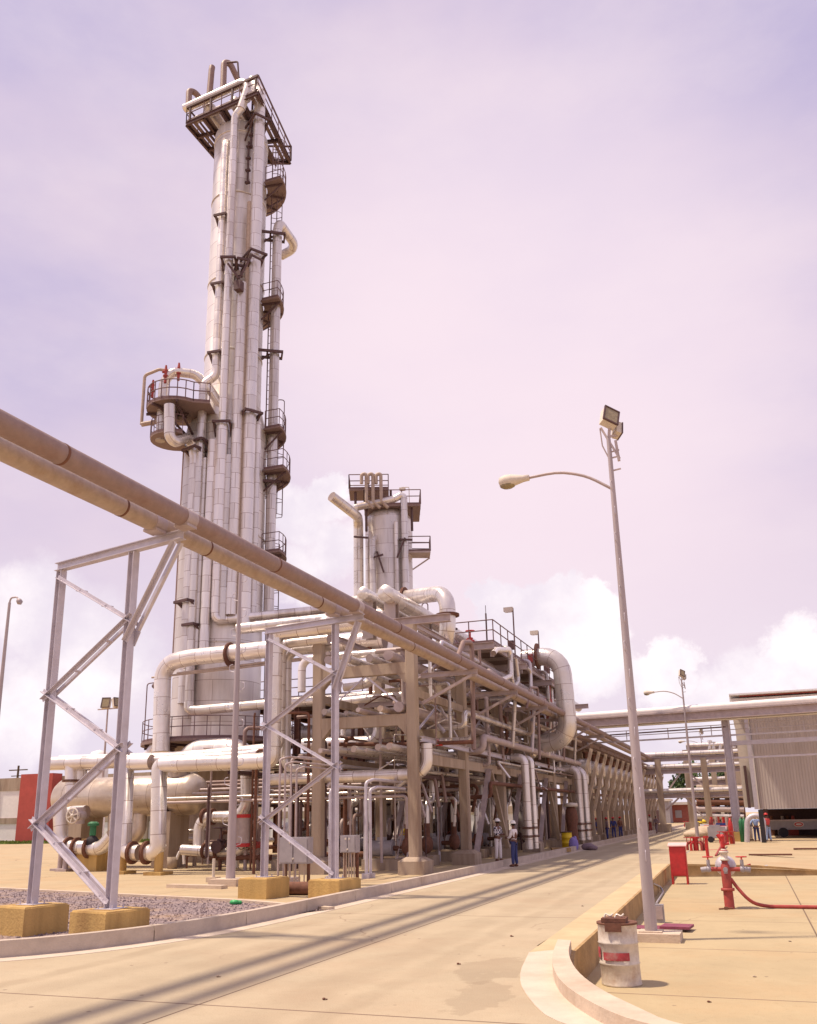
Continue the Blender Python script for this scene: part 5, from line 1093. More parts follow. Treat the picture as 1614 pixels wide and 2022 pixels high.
q = PX(1133, 1672, -10.3); t = thing('wrapped_stand', 'brown wrapped stand pipe with cream cap behind the lilac sack', 'stand pipe', (q.x, q.y, 0)); MB().lathe([(.33, 0), (.36, .6), (.3, 1.2), (.4, 1.7), (.34, 2.2), (.2, 2.4)], (q.x, q.y, 0), n=14).build('wrapping', rust, t); MB().lathe([(.2, 2.4), (.42, 2.4), (.4, 2.6), (.01, 2.65)], (q.x, q.y, 0), n=14).build('cap', cream, t)
q = PZ(1108, 1682, .05); tag(MB().box(q+Vector((0, 0, .1)), (1.0, .8, .2), .3).build('stone_slab', wallm), 'brown slab lying on the kerb before the yellow barrel', 'slab')
for i, (x, yy) in enumerate(((1468, 1664), (1475, 1664), (1471, 1662))):
    q = PZ(x, yy, -.05); tag(MB().lathe([(.01, 0), (.15, 0), (.15, 1.3), (.1, 1.45), (.04, 1.5), (.04, 1.6), (.01, 1.6)], q, n=14).build('gas_cylinder', green), ('left', 'right', 'rear')[i]+' one of three green gas cylinders by the bridge post', 'gas cylinder', 'gas cylinders by the bridge post')
# ------------------------------------------------------------------ cross bridge of pipes and its post
q = PZ(1460, 1664, -.1); zb = HZ(q, 1414); dirb = (PZ(1150, 1424, zb)-PZ(1437, 1404, zb)); dirb.z = 0; dirb.normalize()
br = thing('pipe_bridge', 'white pipe bridge beam crossing the road on a tall grey post', 'pipe bridge', (q.x, q.y, 0))
MB().hbar((q.x, q.y, .5), (q.x, q.y, zb-.3), .5, .5, .05, up=dirb).build('post', galv, br); MB().box((q.x, q.y, .2), (1.4, 1.4, .8)).build('footing', footm, br)
c0 = Vector((q.x, q.y, zb)); e0 = c0+dirb*14; e1 = c0-dirb*14
MB().hbar(e0, e1, .5, .6, .05).build('girder', cream, br)
sd2 = Vector((-dirb.y, dirb.x, 0))
MB().hbar(e0+sd2*1.6, e1+sd2*1.6, .4, .6, .05).build('girder', greysteel, br)
for i, o in enumerate((.0, .7, 1.4)):
    r = (.28, .2, .24)[i]; tag(MB().tube([e0+sd2*o+Vector((0, 0, .3+r)), e1+sd2*o+Vector((0, 0, .3+r))], r, 14).build('bridge_pipe', (clad, cladw, white)[i]), ('nearest', 'middle', 'farthest')[i]+' pipe lying on the cross road bridge', 'pipe', 'pipes on the cross bridge')
b = MB(); railing(b, [c0+dirb*10-Vector((0, 0, 1.4)), e1-Vector((0, 0, 1.4))], .8, .03, step=3); 
for zz_, w_ in ((-1.9, .3), (-2.9, .12)): b.bar(c0+Vector((0, 0, zz_)), e1+Vector((0, 0, zz_)), .2, w_)
b.build('lower_rail', galv, br)
tag(MB().tube([c0+dirb*16+Vector((0, 0, -.9)), c0+Vector((0, 0, -.75))], .05, 8).build('cable', rail), 'thin cable strung under the bridge beam over the road', 'cable')
# ------------------------------------------------------------------ corrugated shed
yb_ = 71.; A0 = PY(1503, 1598, yb_); ztopb = PY(1503, 1405, yb_).z
shed = thing('corrugated_shed', 'large grey corrugated shed raised above a dark open base at the right', 'shed', (A0.x+9, yb_+8, 0))
def corr(mb, a, b_, z0, z1, amp=.022, per=.2):
    a = Vector(a); b_ = Vector(b_); d = (b_-a); ln = d.length; d /= ln; nn = Vector((d.y, -d.x, 0)); k = int(ln/per); vs = []; cols = []
    for i in range(k+1):
        for f, o in ((0, 0), (.35, 0), (.5, amp), (.85, amp)): cols.append((i+f, o))
    cols = [c_ for c_ in cols if c_[0]*per <= ln]
    for f, o in cols: q_ = a+d*f*per+nn*o; vs += [(q_.x, q_.y, z0), (q_.x, q_.y, z1)]
    mb.add(vs, [(2*i, 2*i+2, 2*i+3, 2*i+1) for i in range(len(cols)-1)])
corrm = mat('corrm', (.52, .46, .43), .55, .15, .08, 2, dirt=(.3, .22, .18), dirt_amt=.4, streak=True)
b = MB(); corr(b, (A0.x, yb_, 0), (A0.x+20, yb_, 0), A0.z, ztopb); corr(b, (A0.x, yb_+18, 0), (A0.x, yb_, 0), A0.z-.0, ztopb); b.build('wall', corrm, shed)
q1 = PY(1470, 1600, yb_+1); b = MB(); b.box(((q1.x+A0.x)/2-.1, yb_+1.4, (A0.z+ztopb)/2+.4), (A0.x-q1.x-.3, 2.4, ztopb-A0.z+.5)); b.build('corner_bay', cream, shed)
MB().box((A0.x-.28, yb_-.1, (A0.z+ztopb)/2), (.28, .14, ztopb-A0.z)).build('corner_strip', galv, shed)
MB().box((A0.x-.75, yb_+.1, A0.z+1.6), (.2, .5, 3.0)).build('opening_shade', dark, shed)  # solid block; the opening's shade is put into its dark colour
R0 = PY(1443, 1398, yb_-1.5); rt = PY(1443, 1374, yb_-1.5).z
MB().box((R0.x+12, yb_+8.5, (R0.z+rt)/2), (24, 20, (rt-R0.z)*.5)).box((R0.x+12, yb_+7.8, rt+.0), (24, 20, .12)).build('roof', white, shed)
MB().box((R0.x+12.2, yb_-1.62, R0.z+.95*(rt-R0.z)), (23, .1, .2)).build('gutter', redold, shed)
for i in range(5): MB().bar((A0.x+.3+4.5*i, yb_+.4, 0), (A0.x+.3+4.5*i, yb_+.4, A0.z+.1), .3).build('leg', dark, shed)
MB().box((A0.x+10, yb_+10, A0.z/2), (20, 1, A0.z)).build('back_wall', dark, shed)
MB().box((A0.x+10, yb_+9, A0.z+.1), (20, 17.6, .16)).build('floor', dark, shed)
# skip trailer with a round emblem
q = PZ(1580, 1653, 0); t = thing('skip_trailer', 'dark grey low skip trailer with an oval red emblem before the open shed base', 'trailer', q)
MB().add([q+Vector(v) for v in ((-1.9, -.8, .55), (2.6, -.8, .55), (2.6, .8, .55), (-1.9, .8, .55), (-2.2, -1, 1.25), (2.8, -1, 1.25), (2.8, 1, 1.25), (-2.2, 1, 1.25))], [(3, 2, 1, 0), (0, 1, 5, 4), (1, 2, 6, 5), (2, 3, 7, 6), (3, 0, 4, 7), (4, 5, 6, 7)]).build('body', boxgrey, t)
for x_ in (-1.1, 1.6): MB().cyl(q+Vector((x_, -.9, .35)), q+Vector((x_, -.65, .35)), .35, n=18).build('wheel', rubber, t)
MB().box(q+Vector((0, -1.03, 1.22)), (4.6, .06, .1)).build('rim', greysteel, t)
for rx_, rz_, yy_, m_ in ((.36, .2, -.99, cream), (.3, .15, -1.0, red), (.2, .07, -1.01, cream)):
    vs = [q+Vector((rx_*math.cos(a*math.pi/12), yy_, .92+rz_*math.sin(a*math.pi/12))) for a in range(24)]; b = MB(); b.add(vs+[v+Vector((0, .04, 0)) for v in vs], [tuple(range(24)), tuple(range(24, 48))[::-1]]+[(i, (i+1) % 24, (i+1) % 24+24, i+24) for i in range(24)]); b.build('emblem', m_, t)
q = PZ(1497, 1664, 0); t = pipe('grey pipe portal standing behind the two men at the shed', [PY(1508, 1664, q.y+1).xy.to_3d(), PY(1508, 1611, q.y+1), PY(1476, 1611, q.y+1), PY(1476, 1664, q.y+1).xy.to_3d()], .17, galv, bend=.6)
tag(MB().box(PZ(1510, 1664, 0)+Vector((0, 0, 1.0)), (.28, .28, 2.)).build('post', rubber), 'black post standing between the two men at the shed', 'post')
# equipment heap between second lamp pole and bridge post
rj = random.Random(21)
for i in range(9):
    q = PZ(1398+i*7+rj.uniform(-2, 2), 1658-rj.uniform(0, 14), 0); t = thing('pump', '%s small pump from the left in the cluttered row beside the bridge post' % ORD[i], 'pump', q, 'pumps left of the bridge post')
    MB().cyl(q+Vector((-.5, 0, .6)), q+Vector((.3, 0, .6)), .3, n=14).build('motor', (boxgrey, redold, rust)[i % 3], t); MB().ball(q+Vector((.5, 0, .6)), .3, 12).cyl(q+Vector((.5, 0, .6)), q+Vector((.5, 0, 1.5)), .12, n=10).build('casing', (red, greysteel, redold)[i % 3], t); MB().box(q+Vector((0, 0, .15)), (1.4, .7, .3)).build('baseplate', rust, t)
# ------------------------------------------------------------------ far trestles beyond the bridge
def far_trestle(Y, zs, xs, x0, x1, lab, m_=clad, colm=conc, sag=0):
    t = thing('far_pipe_rack', lab, 'pipe rack', ((x0+x1)/2, Y, 0))
    for x in xs: MB().box((x, Y, max(zs)/2), (.6, .6, max(zs))).build('column', colm, t); MB().box((x, Y, .4), (1.5, 1.5, .8)).build('footing', conc, t)
    for z in zs: MB().hbar((x0, Y, z), (x1, Y, z), .4, .45, .05).build('beam', greysteel, t); MB().tube([(x0, Y, z+.5), (x1, Y, z+.5)], .26, 12).build('pipe_run', m_, t)
    return t
Yt = 98.; zs = [PY(1400, 1570, Yt).z, PY(1400, 1521, Yt).z, PY(1400, 1496, Yt).z]; xs = [PY(1308, 1600, Yt).x, PY(1400, 1600, Yt).x]
ft = far_trestle(Yt, zs, xs, PY(1262, 1500, Yt).x, PY(1480, 1500, Yt).x, 'distant three tier pipe trestle on brown columns crossing beyond the bridge', cladw)
for (a, b_) in (((1316, 1567), (1345, 1525)), ((1316, 1600), (1345, 1572)), ((1352, 1572), (1395, 1620)), ((1360, 1525), (1398, 1560))): MB().bar(PY(*a, Yt), PY(*b_, Yt), .16).build('brace', greysteel, ft)
Yt2 = 112.; zs2 = [PY(1430, 1546, Yt2).z, PY(1430, 1478, Yt2).z]; ft2 = far_trestle(Yt2, zs2, [PY(x, 1600, Yt2).x for x in (1365, 1418, 1445, 1467)], PY(1358, 1500, Yt2).x, PY(1480, 1500, Yt2).x, 'distant cluttered rack with bent vent pipes behind the bridge post')
for i, x in enumerate((1402, 1410, 1423, 1434, 1450)):
    MB().tube([PY(x-9, 1510, Yt2), PY(x, 1500, Yt2), PY(x, 1462+3*i, Yt2)], .26, 8).build('vent_pipe', clad, ft2)
for k in range(14): x = rj.uniform(1380, 1468); MB().bar(PY(x, rj.uniform(1548, 1560), Yt2-.5), PY(x+rj.uniform(-3, 3), 1622, Yt2-.5), rj.uniform(.15, .4)).build('down_pipe', rj.choice([rust, greysteel, conc]), ft2)
for k in range(5): MB().tube([PY(1376, 1556+14*k, Yt2-1), PY(1470, 1557+14*k, Yt2-1)], .35, 8).build('cross_pipe', rj.choice([rust, greysteel, conc, clad]), ft2)
MB().lathe([(.01, 0), (1.2, .1), (1.3, .6), (1.3, 8), (1.1, 8.4), (.01, 8.5)], PY(1410, 1500, Yt2+1), (1, 0, 0), 16).build('drum', boxgrey, ft2)
# tree far beyond
def tree(lab, c, rad, h, trunk_h, seed, n=2600, ls=.5, asp=.75):
    rt_ = random.Random(seed); t = thing('tree', lab, 'tree', (c[0], c[1], 0)); tk = MB(); c = Vector((c[0], c[1], 0))
    tk.tube([c, c+Vector((.2, 0, trunk_h*.6)), c+Vector((0, .2, trunk_h+h*.3))], rad*.09, 10, r2=rad*.04)
    cl = []
    for i in range(9):
        a = i*.7+rt_.uniform(-.3, .3); e = c+Vector((math.cos(a)*rad*.65, math.sin(a)*rad*.65, trunk_h+h*rt_.uniform(.25, .7))); tk.tube([c+Vector((0, 0, trunk_h*.8)), c.lerp(e, .5)+Vector((0, 0, trunk_h*.55)), e], rad*.03, 6, r2=rad*.012)
    for i in range(26):
        a = rt_.uniform(0, 6.28); r_ = rad*math.sqrt(rt_.uniform(.02, .85)); z = trunk_h+h*(.2+.72*rt_.random()*math.sqrt(max(0, 1-(r_/rad)**2)+.05)); cl.append((c+Vector((math.cos(a)*r_, math.sin(a)*r_, z)), rad*rt_.uniform(.16, .3)))
    tk.build('trunk', barkm, t); cr = MB()
    for i in range(n):
        o, r_ = rt_.choice(cl); d = Vector((rt_.gauss(0, 1), rt_.gauss(0, 1), rt_.gauss(0, asp))).normalized()*r_*rt_.uniform(.6, 1.05); q_ = o+d; u_ = Vector((rt_.gauss(0, 1), rt_.gauss(0, 1), rt_.gauss(0, 1))).normalized(); v_ = u_.cross(Vector((rt_.gauss(0, 1), rt_.gauss(0, 1), rt_.gauss(0, 1)))).normalized(); s = ls*rt_.uniform(.5, 1.1)
        cr.add([q_-u_*s, q_+v_*s*.6, q_+u_*s, q_-v_*s*.6], [(0, 1, 2, 3)])
    cr.build('crown', leafm, t)
q = PY(1392, 1600, 165); tree('broad dark green tree behind the distant cluttered rack', (q.x, q.y), 6.8, 6.5, 3.6, 4, 3000, .45)
# far buildings and vehicles
q = PY(1345, 1612, 190); far_b = thing('warehouse', 'long distant warehouse with a red front beyond the road end', 'building', (q.x, 190, 0)); fw_ = MB().box((q.x, 190, 1.7), (14, 8, 3.4)).build('wall', roofred, far_b); MB().box((q.x, 189.6, 3.6), (15, 9.4, .5)).build('roof', cream, far_b)
for k in range(5): MB().box((q.x-5.5+2.7*k, 185.95, 1.6), (1.2, .1, 1.4)).build('window', boxgrey, fw_)
q = PY(1294, 1610, 180); b_ = thing('workshop', 'small distant dark blue grey workshop left of the red warehouse', 'building', (q.x, 180, 0)); MB().box((q.x, 180, 2), (6, 6, 4)).build('wall', boxgrey, b_); MB().box((q.x, 180, 4.2), (6.6, 6.6, .4)).build('roof', cream, b_); MB().box((q.x, 176.95, 1.2), (2, .1, 2.4)).build('door', dark, b_)
def car(lab, c, m_):
    t = thing('parked_car', lab, 'car', c); c = Vector(c); b = MB(); pr = [(-2.1, .35), (-2.15, .8), (-1.2, .95), (-.7, 1.4), (.7, 1.42), (1.3, .98), (2.1, .85), (2.15, .35)]
    vs = [c+Vector((x, s_*.8*(.88 if z > 1 else 1), z)) for s_ in (-1, 1) for x, z in pr]; n = len(pr); b.add(vs, [tuple(range(n)), tuple(range(n, 2*n))[::-1]]+[(i, (i+1) % n, (i+1) % n+n, i+n) for i in range(n)]); b.build('body', m_, t)
    for x in (-1.3, 1.35):
        for s_ in (-1, 1): MB().cyl(c+Vector((x, s_*.7, .33)), c+Vector((x, s_*.85, .33)), .33, n=14).build('wheel', rubber, t)
    for s_ in (-1, 1): MB().add([c+Vector((x, s_*(.8 if z < 1 else .74)+s_*.02, z)) for x, z in ((-1.0, .98), (1.0, .98), (.62, 1.33), (-.62, 1.33))], [(0, 1, 2, 3)]).build('window', rubber, t)
car('white car parked far off before the red warehouse', PZ(1352, 1620, 0), white); car('grey car parked right of the distant white car', PZ(1372, 1621, 0), boxgrey)
# sandbags / mound
q = PZ(1398, 1652, 0); tag(MB().ball(q+Vector((0, 0, .3)), (1.6, .8, .55), 14).ball(q+Vector((-.9, -.5, .2)), (1.0, .6, .35), 12).build('sand_heap', concl), 'pale heap of sand bags beside the second lamp pole', 'heap')
# ------------------------------------------------------------------ perimeter wall at the left
YW = 88.; pw = thing('perimeter_wall', 'long cream panelled perimeter wall with brown top band at the left', 'wall', (-75, YW, 0))
zw = PY(20, 1537, YW).z; xL, xR = -140., -22.
MB().box(((xL+xR)/2, YW, zw*.4), (xR-xL, .3, zw*.8)).build('panels', white, pw); MB().box(((xL+xR)/2, YW, zw*.9), (xR-xL, .5, zw*.2)).build('top_band', conc, pw)
MB().box(((xL+xR)/2, YW-.05, zw*.33), (xR-xL, .42, zw*.09)).build('lower_band', conc, pw)
k = xL
while k < xR: MB().box((k, YW-.1, zw*.5), (.7, .7, zw)).build('pilaster', conc, pw); k += 7.5
qa = PY(45, 1600, YW-1.5).x; qb = PY(108, 1600, YW-1.5).x; tag(MB().box(((qa+qb)/2, YW-1.5, zw*.5+.1), (qb-qa, 1.6, zw+.3)).build('gate_pier', redpanel), 'red painted block standing before the perimeter wall', 'gate pier')
gs_ = MB(); gr_ = random.Random(8)
gs_.add([(xL, YW-8, .01), (xR, YW-8, .01), (xR, YW-.5, .01), (xL, YW-.5, .01)], [(0, 1, 2, 3)])
for i in range(5000):
    x, yy = gr_.uniform(-100, xR), gr_.uniform(YW-8, YW-.6); a = gr_.uniform(0, 3.1); s = gr_.uniform(.1, .25); gs_.add([(x-s*math.cos(a), yy-s*math.sin(a), .01), (x+s*math.cos(a), yy+s*math.sin(a), .01), (x+.05, yy, .01+s*1.3)], [(0, 1, 2)])
tag(gs_.build('grass', grassm), 'green grass strip at the foot of the perimeter wall', None, None, 'stuff')
tree('bushy tree behind the rack beyond the perimeter wall', (-38, 120), 7, 6, 2.5, 9, 2500, .5)
q = PZ(196, 1492, 8); tag(MB().lathe([(.9, 0), (.9, 7.8), (.7, 8.3), (.01, 8.5)], (q.x, q.y, 0), n=18).build('white_tank', white), 'slim white tank top showing above the pipes at the left', 'tank')

# clutter between the second lamp pole and the bridge post, and round the shed
rk = random.Random(31)
for i, (x, yy, m_, nm, lab) in enumerate(((1408, 1660, redold, 'gas_bottle', 'dark red gas bottle in the clutter left of the bridge post'), (1418, 1664, boxgrey, 'welding_set', 'grey welding set on wheels in the clutter left of the bridge post'), (1447, 1667, red, 'gas_bottle', 'bright red gas bottle touching the bridge post footing'), (1430, 1655, blue, 'welding_set', 'blue welding set behind the upright red valve stand'))):
    q = PZ(x, yy, -.02)
    if nm == 'gas_bottle': tag(MB().lathe([(.01, 0), (.14, 0), (.14, 1.2), (.08, 1.4), (.04, 1.55), (.01, 1.55)], q, n=12).build(nm, m_), lab, 'gas bottle')
    else:
        t = thing(nm, lab, 'welding set', q); MB().box(q+Vector((0, 0, .65)), (1.1, .6, .7)).box(q+Vector((-.1, 0, 1.05)), (.7, .5, .12)).build('case', m_, t)
        for x_ in (-.4, .4): MB().cyl(q+Vector((x_, -.34, .2)), q+Vector((x_, -.24, .2)), .2, n=12).build('wheel', rubber, t)
for i in range(7):
    q = PZ(1525+i*11, 1652-rk.uniform(0, 3), 0); tag(MB().box(q+Vector((0, 3, .4)), (rk.uniform(.5, 1.1), .7, .8)).cyl(q+Vector((.2, 3, .7)), q+Vector((.2, 3, 1.5)), .12, n=8).build('machine_part', (rust, redold, boxgrey)[i % 3]), '%s dim machine part from the left under the shed' % ORD[i], 'machine part', 'machine parts under the shed')
person('man in pale trousers stooping among the red valves by the bridge post', PZ(1452, 1660, 0), 2.2, cream, greycloth, red, 'hold', 1.6, detail=False)
person('man in dark shirt standing left of the pale blue shirted man', PZ(1484, 1660, 0), -.8, rust, cream, None, 'stand', 1.7, detail=False)
for i, (x, yy) in enumerate(((640, 1975), (1150, 1790), (905, 1905), (430, 1930), (1010, 1850), (1560, 1860), (1400, 1980), (1490, 1930))):
    q = PZ(x, yy, 0 if x < 1160 else ZY); tag(MB().ball(q+Vector((0, 0, .012)), (.022, .018, .014), 8).ball(q+Vector((.026, .014, .006)), (.013, .013, .009), 6).build('pebble', (rust, conc)[i % 2]), '%s small pebble on the %s, counted from the left' % (ORD[i] if x < 1160 else ORD[i-5], 'road' if x < 1160 else 'yard slab'), 'pebble', 'loose pebbles')
# ------------------------------------------------------------------ crowded plant under and behind the rack; dark and rust tones stand for its shade
rc = random.Random(42)
# steel frame with exchangers behind the rack
sf = thing('equipment_structure', 'dark steel equipment frame crowded behind the concrete rack', 'steel frame', (-22, 52, 0))
for x in (-28, -24, -20, -17.2):
    for y_ in (46, 51, 56, 61, 66): MB().hbar((x, y_, 0), (x, y_, 8.6), .3, .3, .03, up=(1, 0, 0)).build('column', rust, sf)
for z in (2.9, 5.4, 8.5):
    for y_ in (46, 51, 56, 61, 66): MB().hbar((-28, y_, z), (-17, y_, z), .25, .35, .03).build('beam', dark if z < 8 else rust, sf)
    for x in (-28, -17.2): MB().hbar((x, 46, z), (x, 66, z), .25, .3, .03).build('beam', rust, sf)
for z in (5.6, 8.75): MB().box((-22.6, 56, z), (10.5, 19.5, .06)).build('grating', dark, sf)
b = MB(); railing(b, [(-28, 46, 8.8), (-17.2, 46, 8.8), (-17.2, 66, 8.8)], 1.1, .03); b.build('railing', rail, sf)
nameh = ['low', 'middle', 'upper']
i = 0
for z in (1.3, 4.2, 6.8):
    for y_ in (47.5, 53.5, 59.5):
        t = thing('heat_exchanger', '%s level heat exchanger, %s of three in the steel frame behind the rack' % (nameh[(i//3) % 3], ('front', 'middle', 'rear')[i % 3]), 'heat exchanger', (-22.5, y_, z-1), 'heat exchangers in the steel frame'); r = .55
        MB().lathe([(.01, -3.2), (.4, -3.1), (.55, -2.8), (.55, -2.2), (.7, -2.2), (.7, -2.0), (r, -2.0), (r, 2.4), (.7, 2.4), (.7, 2.6), (.5, 2.6), (.45, 3.0), (.01, 3.1)], (-22.5, y_, z), (1, 0, 0), 20).build('shell', (shellm, clad, vesselm)[i % 3], t)
        for x in (-24, -21): MB().box((x, y_, z-.75), (.3, .8, .6)).build('saddle', rust, t)
        MB().cyl((-20.8, y_, z+.4), (-20.8, y_, z+1.1), .16, n=10).cyl((-23.8, y_, z+.4), (-23.8, y_, z+1.1), .16, n=10).build('nozzle', clad, t); i += 1
# bundles of slim pipes crossing towards the rack
for k in range(9):
    z = 3.6+.16*(k % 5)+(1.1 if k > 4 else 0); y_ = 42.5+.55*k; m_ = rc.choice([clad, cladw, tanpipe, greysteel, brownpipe])
    tag(MB().tube([(-31, y_, z), (-15.6, y_, z), (-15.6+rc.uniform(-.1, .1), y_+rc.uniform(2, 6), z)], rc.choice([.06, .08, .1]), 8).build('cross_pipe', m_), '%s slim pipe from the front in the bundle joining tower and rack' % ORD[k], 'pipe', 'slim pipe bundle behind the rack')
# extra cross runs inside the rack
for k in range(16):
    Y = 31.8+1.85*k+rc.uniform(-.5, .5); z = rc.choice([3.5, 4.9, 6.1, 6.9, 8.2, 8.6]); r = rc.choice([.08, .12, .17, .22]); x0_ = rc.uniform(-20, -15.5); x1_ = rc.uniform(-13.5, -11.0)
    tag(MB().tube([(x0_, Y, z-1.4), (x0_, Y, z), (x1_, Y, z), (x1_, Y+rc.choice([-1, 1])*1.5, z)] if k % 2 else [(x0_, Y, z), (x1_, Y, z), (x1_, Y, z+rc.choice([-1.6, 1.1]))], r, 12).build('cross_pipe', rc.choice([clad, cladw, tanpipe, greysteel])), '%s short elbowed cross pipe from the front inside the concrete rack' % ORD[k], 'pipe', 'cross pipes inside the rack')
# specific pipes read off the front bays
for lab, pts, Y, r, m_ in (('Z bent cream pipe in the top of the front rack bay', [(680, 1358), (736, 1350), (741, 1292)], 33.5, .17, cladw), ('cream elbow pipe rising through the front rack bay', [(600, 1470), (735, 1466), (748, 1455), (752, 1412), (790, 1408)], 36, .28, cladw),
                           ('cream pipe below the top beam of the front bay', [(660, 1388), (815, 1372)], 35, .2, clad), ('slim rusty pipe at the height of the side beam', [(650, 1470), (820, 1470), (935, 1465)], 33, .08, rust),
                           ('cream pipe crossing the second bay', [(830, 1465), (930, 1460), (935, 1448)], 36, .12, clad), ('grey pipe end sloping through the second bay', [(830, 1420), (905, 1440)], 38, .2, clad), ('white pipe crossing low in the front bay', [(640, 1384), (750, 1384)], 40, .12, white)):
    tp(lab, [PY(x, yy, Y) for x, yy in pts], r, m_)
b = PY(860, 1470, 33); tag(MB().cyl(b, b+Vector((.3, 0, 0)), .07, n=10).cyl(b+Vector((.1, 0, 0)), b+Vector((.1, 0, .2)), .04, n=8).build('valve', red), 'red valve on the slim pipe between first and second rack columns', 'valve')
# columns of slim vertical pipes
cnt_ = {}
vp = sorted([(rc.uniform(30.8, 62), rc.uniform(-21.5, -12.2)) for k in range(96)])
for y_, x in vp:
    z0 = rc.uniform(0, .6); z1 = rc.uniform(3.0, 6.4); c_, m_ = rc.choice([('cream', clad), ('rusty', rust), ('dark', dark), ('pale grey', galv), ('tan', brownpipe), ('brown grey', greysteel)]); sd_ = 'road' if x > -16.5 else 'tower'
    i = cnt_.get((c_, sd_), 0); cnt_[(c_, sd_)] = i+1
    if i > 15: continue
    tag(MB().tube([(x, y_, z0), (x, y_, z1), (x+rc.uniform(-1, 1), y_+rc.uniform(-1, 1), z1)], rc.choice([.03, .045, .06, .09]), 8).build('vertical_pipe', m_), '%s slim %s upright pipe from the front on the rack\'s %s side' % (ORD[i], c_, sd_), 'pipe', 'slim vertical pipes under the rack')
for k in range(15):
    z = 2.75+.2*(k % 6); y_ = 32.4+.95*k+rc.uniform(-.1, .1); m_ = rc.choice([clad, rust, greysteel, brownpipe, clad])
    tag(MB().tube([(-25+rc.uniform(0, 3), y_, z), (-12.2+rc.uniform(-1, .5), y_, z), (-12.2, y_, z-1.2)], rc.choice([.04, .06, .08]), 8).build('cross_pipe', m_), '%s slim pipe from the front in the low layer under the rack' % ORD[k], 'pipe', 'low slim cross pipes under the rack')
for i, (x, z, w_) in enumerate(((-14.6, 3.55, .6), (-12.6, 3.5, .5), (-17.8, 3.4, .7), (-19.6, 3.8, .5))):
    tag(MB().box((x, 46, z), (w_, 28, .03)).box((x-w_/2, 46, z+.06), (.03, 28, .14)).box((x+w_/2, 46, z+.06), (.03, 28, .14)).build('cable_tray', dark), ('wide', 'narrow', 'widest', 'highest')[i]+' dark cable tray running low along the rack', 'cable tray', 'cable trays under the rack')  # dark trays added to deepen the shade under the rack
for i, (x, y_) in enumerate(((-16.8, 36), (-19.5, 39.5), (-17.2, 42.5), (-20, 33.5), (-16.6, 49), (-19, 47))):
    t = thing('valve_station', '%s dark valve station from the front between tower and rack' % ORD[i], 'valve station', (x, y_, 0)); o = Vector((x, y_, 0))
    for j in range(4):
        xx = -1+.6*j; MB().tube([o+Vector((xx, 0, 0)), o+Vector((xx, 0, 1.5+.2*j)), o+Vector((xx, .8, 1.5+.2*j)), o+Vector((xx, .8, 3.2))], .08, 8).build('branch_pipe', (rust, clad, greysteel, brownpipe)[j], t)
        MB().ball(o+Vector((xx, 0, 1.0)), .16, 8).cyl(o+Vector((xx, 0, 1.0)), o+Vector((xx, -.35, 1.0)), .03, n=6).torus(o+Vector((xx, -.35, 1.0)), (0, 1, 0), .17, .02, 14, 5).build('small_valve', (dark, rust, dark, redold)[j], t)
    MB().tube([o+Vector((-1.5, 0, .5)), o+Vector((1.4, 0, .5))], .12, 10).build('header', rust, t)
# pumps under the rack
k = 0
for y_ in (34, 37, 40.5, 43.5, 47, 50.5, 54, 57.5):
    for x in (-13.5, -17.5):
        lab = '%s pump skid from the front in the %s row under the rack' % (ORD[k//2], ('road side', 'inner')[k % 2])
        if k == 0:
            pump = thing('pump', lab, 'pump', (x, y_, 0), 'pump skids under the rack'); o = Vector((x, y_, 0))
            MB().box(o+Vector((0, 0, .2)), (2.2, .9, .4)).build('plinth', conc, pump); MB().cyl(o+Vector((-.9, 0, .8)), o+Vector((.1, 0, .8)), .3, n=16).box(o+Vector((-.4, 0, 1.15)), (.3, .3, .15)).build('motor', boxgrey, pump)
            MB().cyl(o+Vector((.1, 0, .8)), o+Vector((.5, 0, .8)), .1, n=10).build('coupling', rust, pump); MB().ball(o+Vector((.7, 0, .85)), (.25, .35, .38), 14).cyl(o+Vector((.7, 0, .9)), o+Vector((.7, 0, 1.7)), .13, n=12).build('casing', rust, pump); MB().tube([o+Vector((.7, 0, 1.7)), o+Vector((.7, 0, 2.6)), o+Vector((.7, .8, 2.6)), o+Vector((.7, .8, 4.3))], .13, 12).build('discharge_pipe', clad, pump)
        else: dup(pump, (x+rc.uniform(-.3, .3), y_, 0), lab)
        k += 1
# dark vertical vessels and drums under the rack
for i, (x, y_, r, h, m_, lab) in enumerate(((-18.6, 44, .7, 3.0, shellm, 'fat clad vertical pot behind the left front rack column'), (-13.6, 49, .55, 2.6, vesselm, 'shiny vertical pot behind the second rack footing'), (-12.6, 53.2, .5, 2.4, cladw, 'conical bottomed silver pot between the vertical pipe pairs'), (-17, 53, .8, 3.6, rust, 'dark brown vertical pot deep under the rack'), (-14.2, 60.5, .7, 3.2, shellm, 'vertical pot near the strutted posts'))):
    t = thing('vertical_pot', lab, 'vessel', (x, y_, 0)); MB().lathe([(.12, .5), (r, 1.0), (r, h), (r*.7, h+.3), (.01, h+.4)], (x, y_, 0), n=24).build('shell', m_, t)
    for a in (0, 2.1, 4.2): MB().bar((x+r*.8*math.cos(a), y_+r*.8*math.sin(a), 0), (x+r*.9*math.cos(a), y_+r*.9*math.sin(a), 1.3), .1).build('leg', dark, t)
    MB().cyl((x, y_, h+.3), (x, y_, h+1.0), .1, n=8).build('nozzle', clad, t)
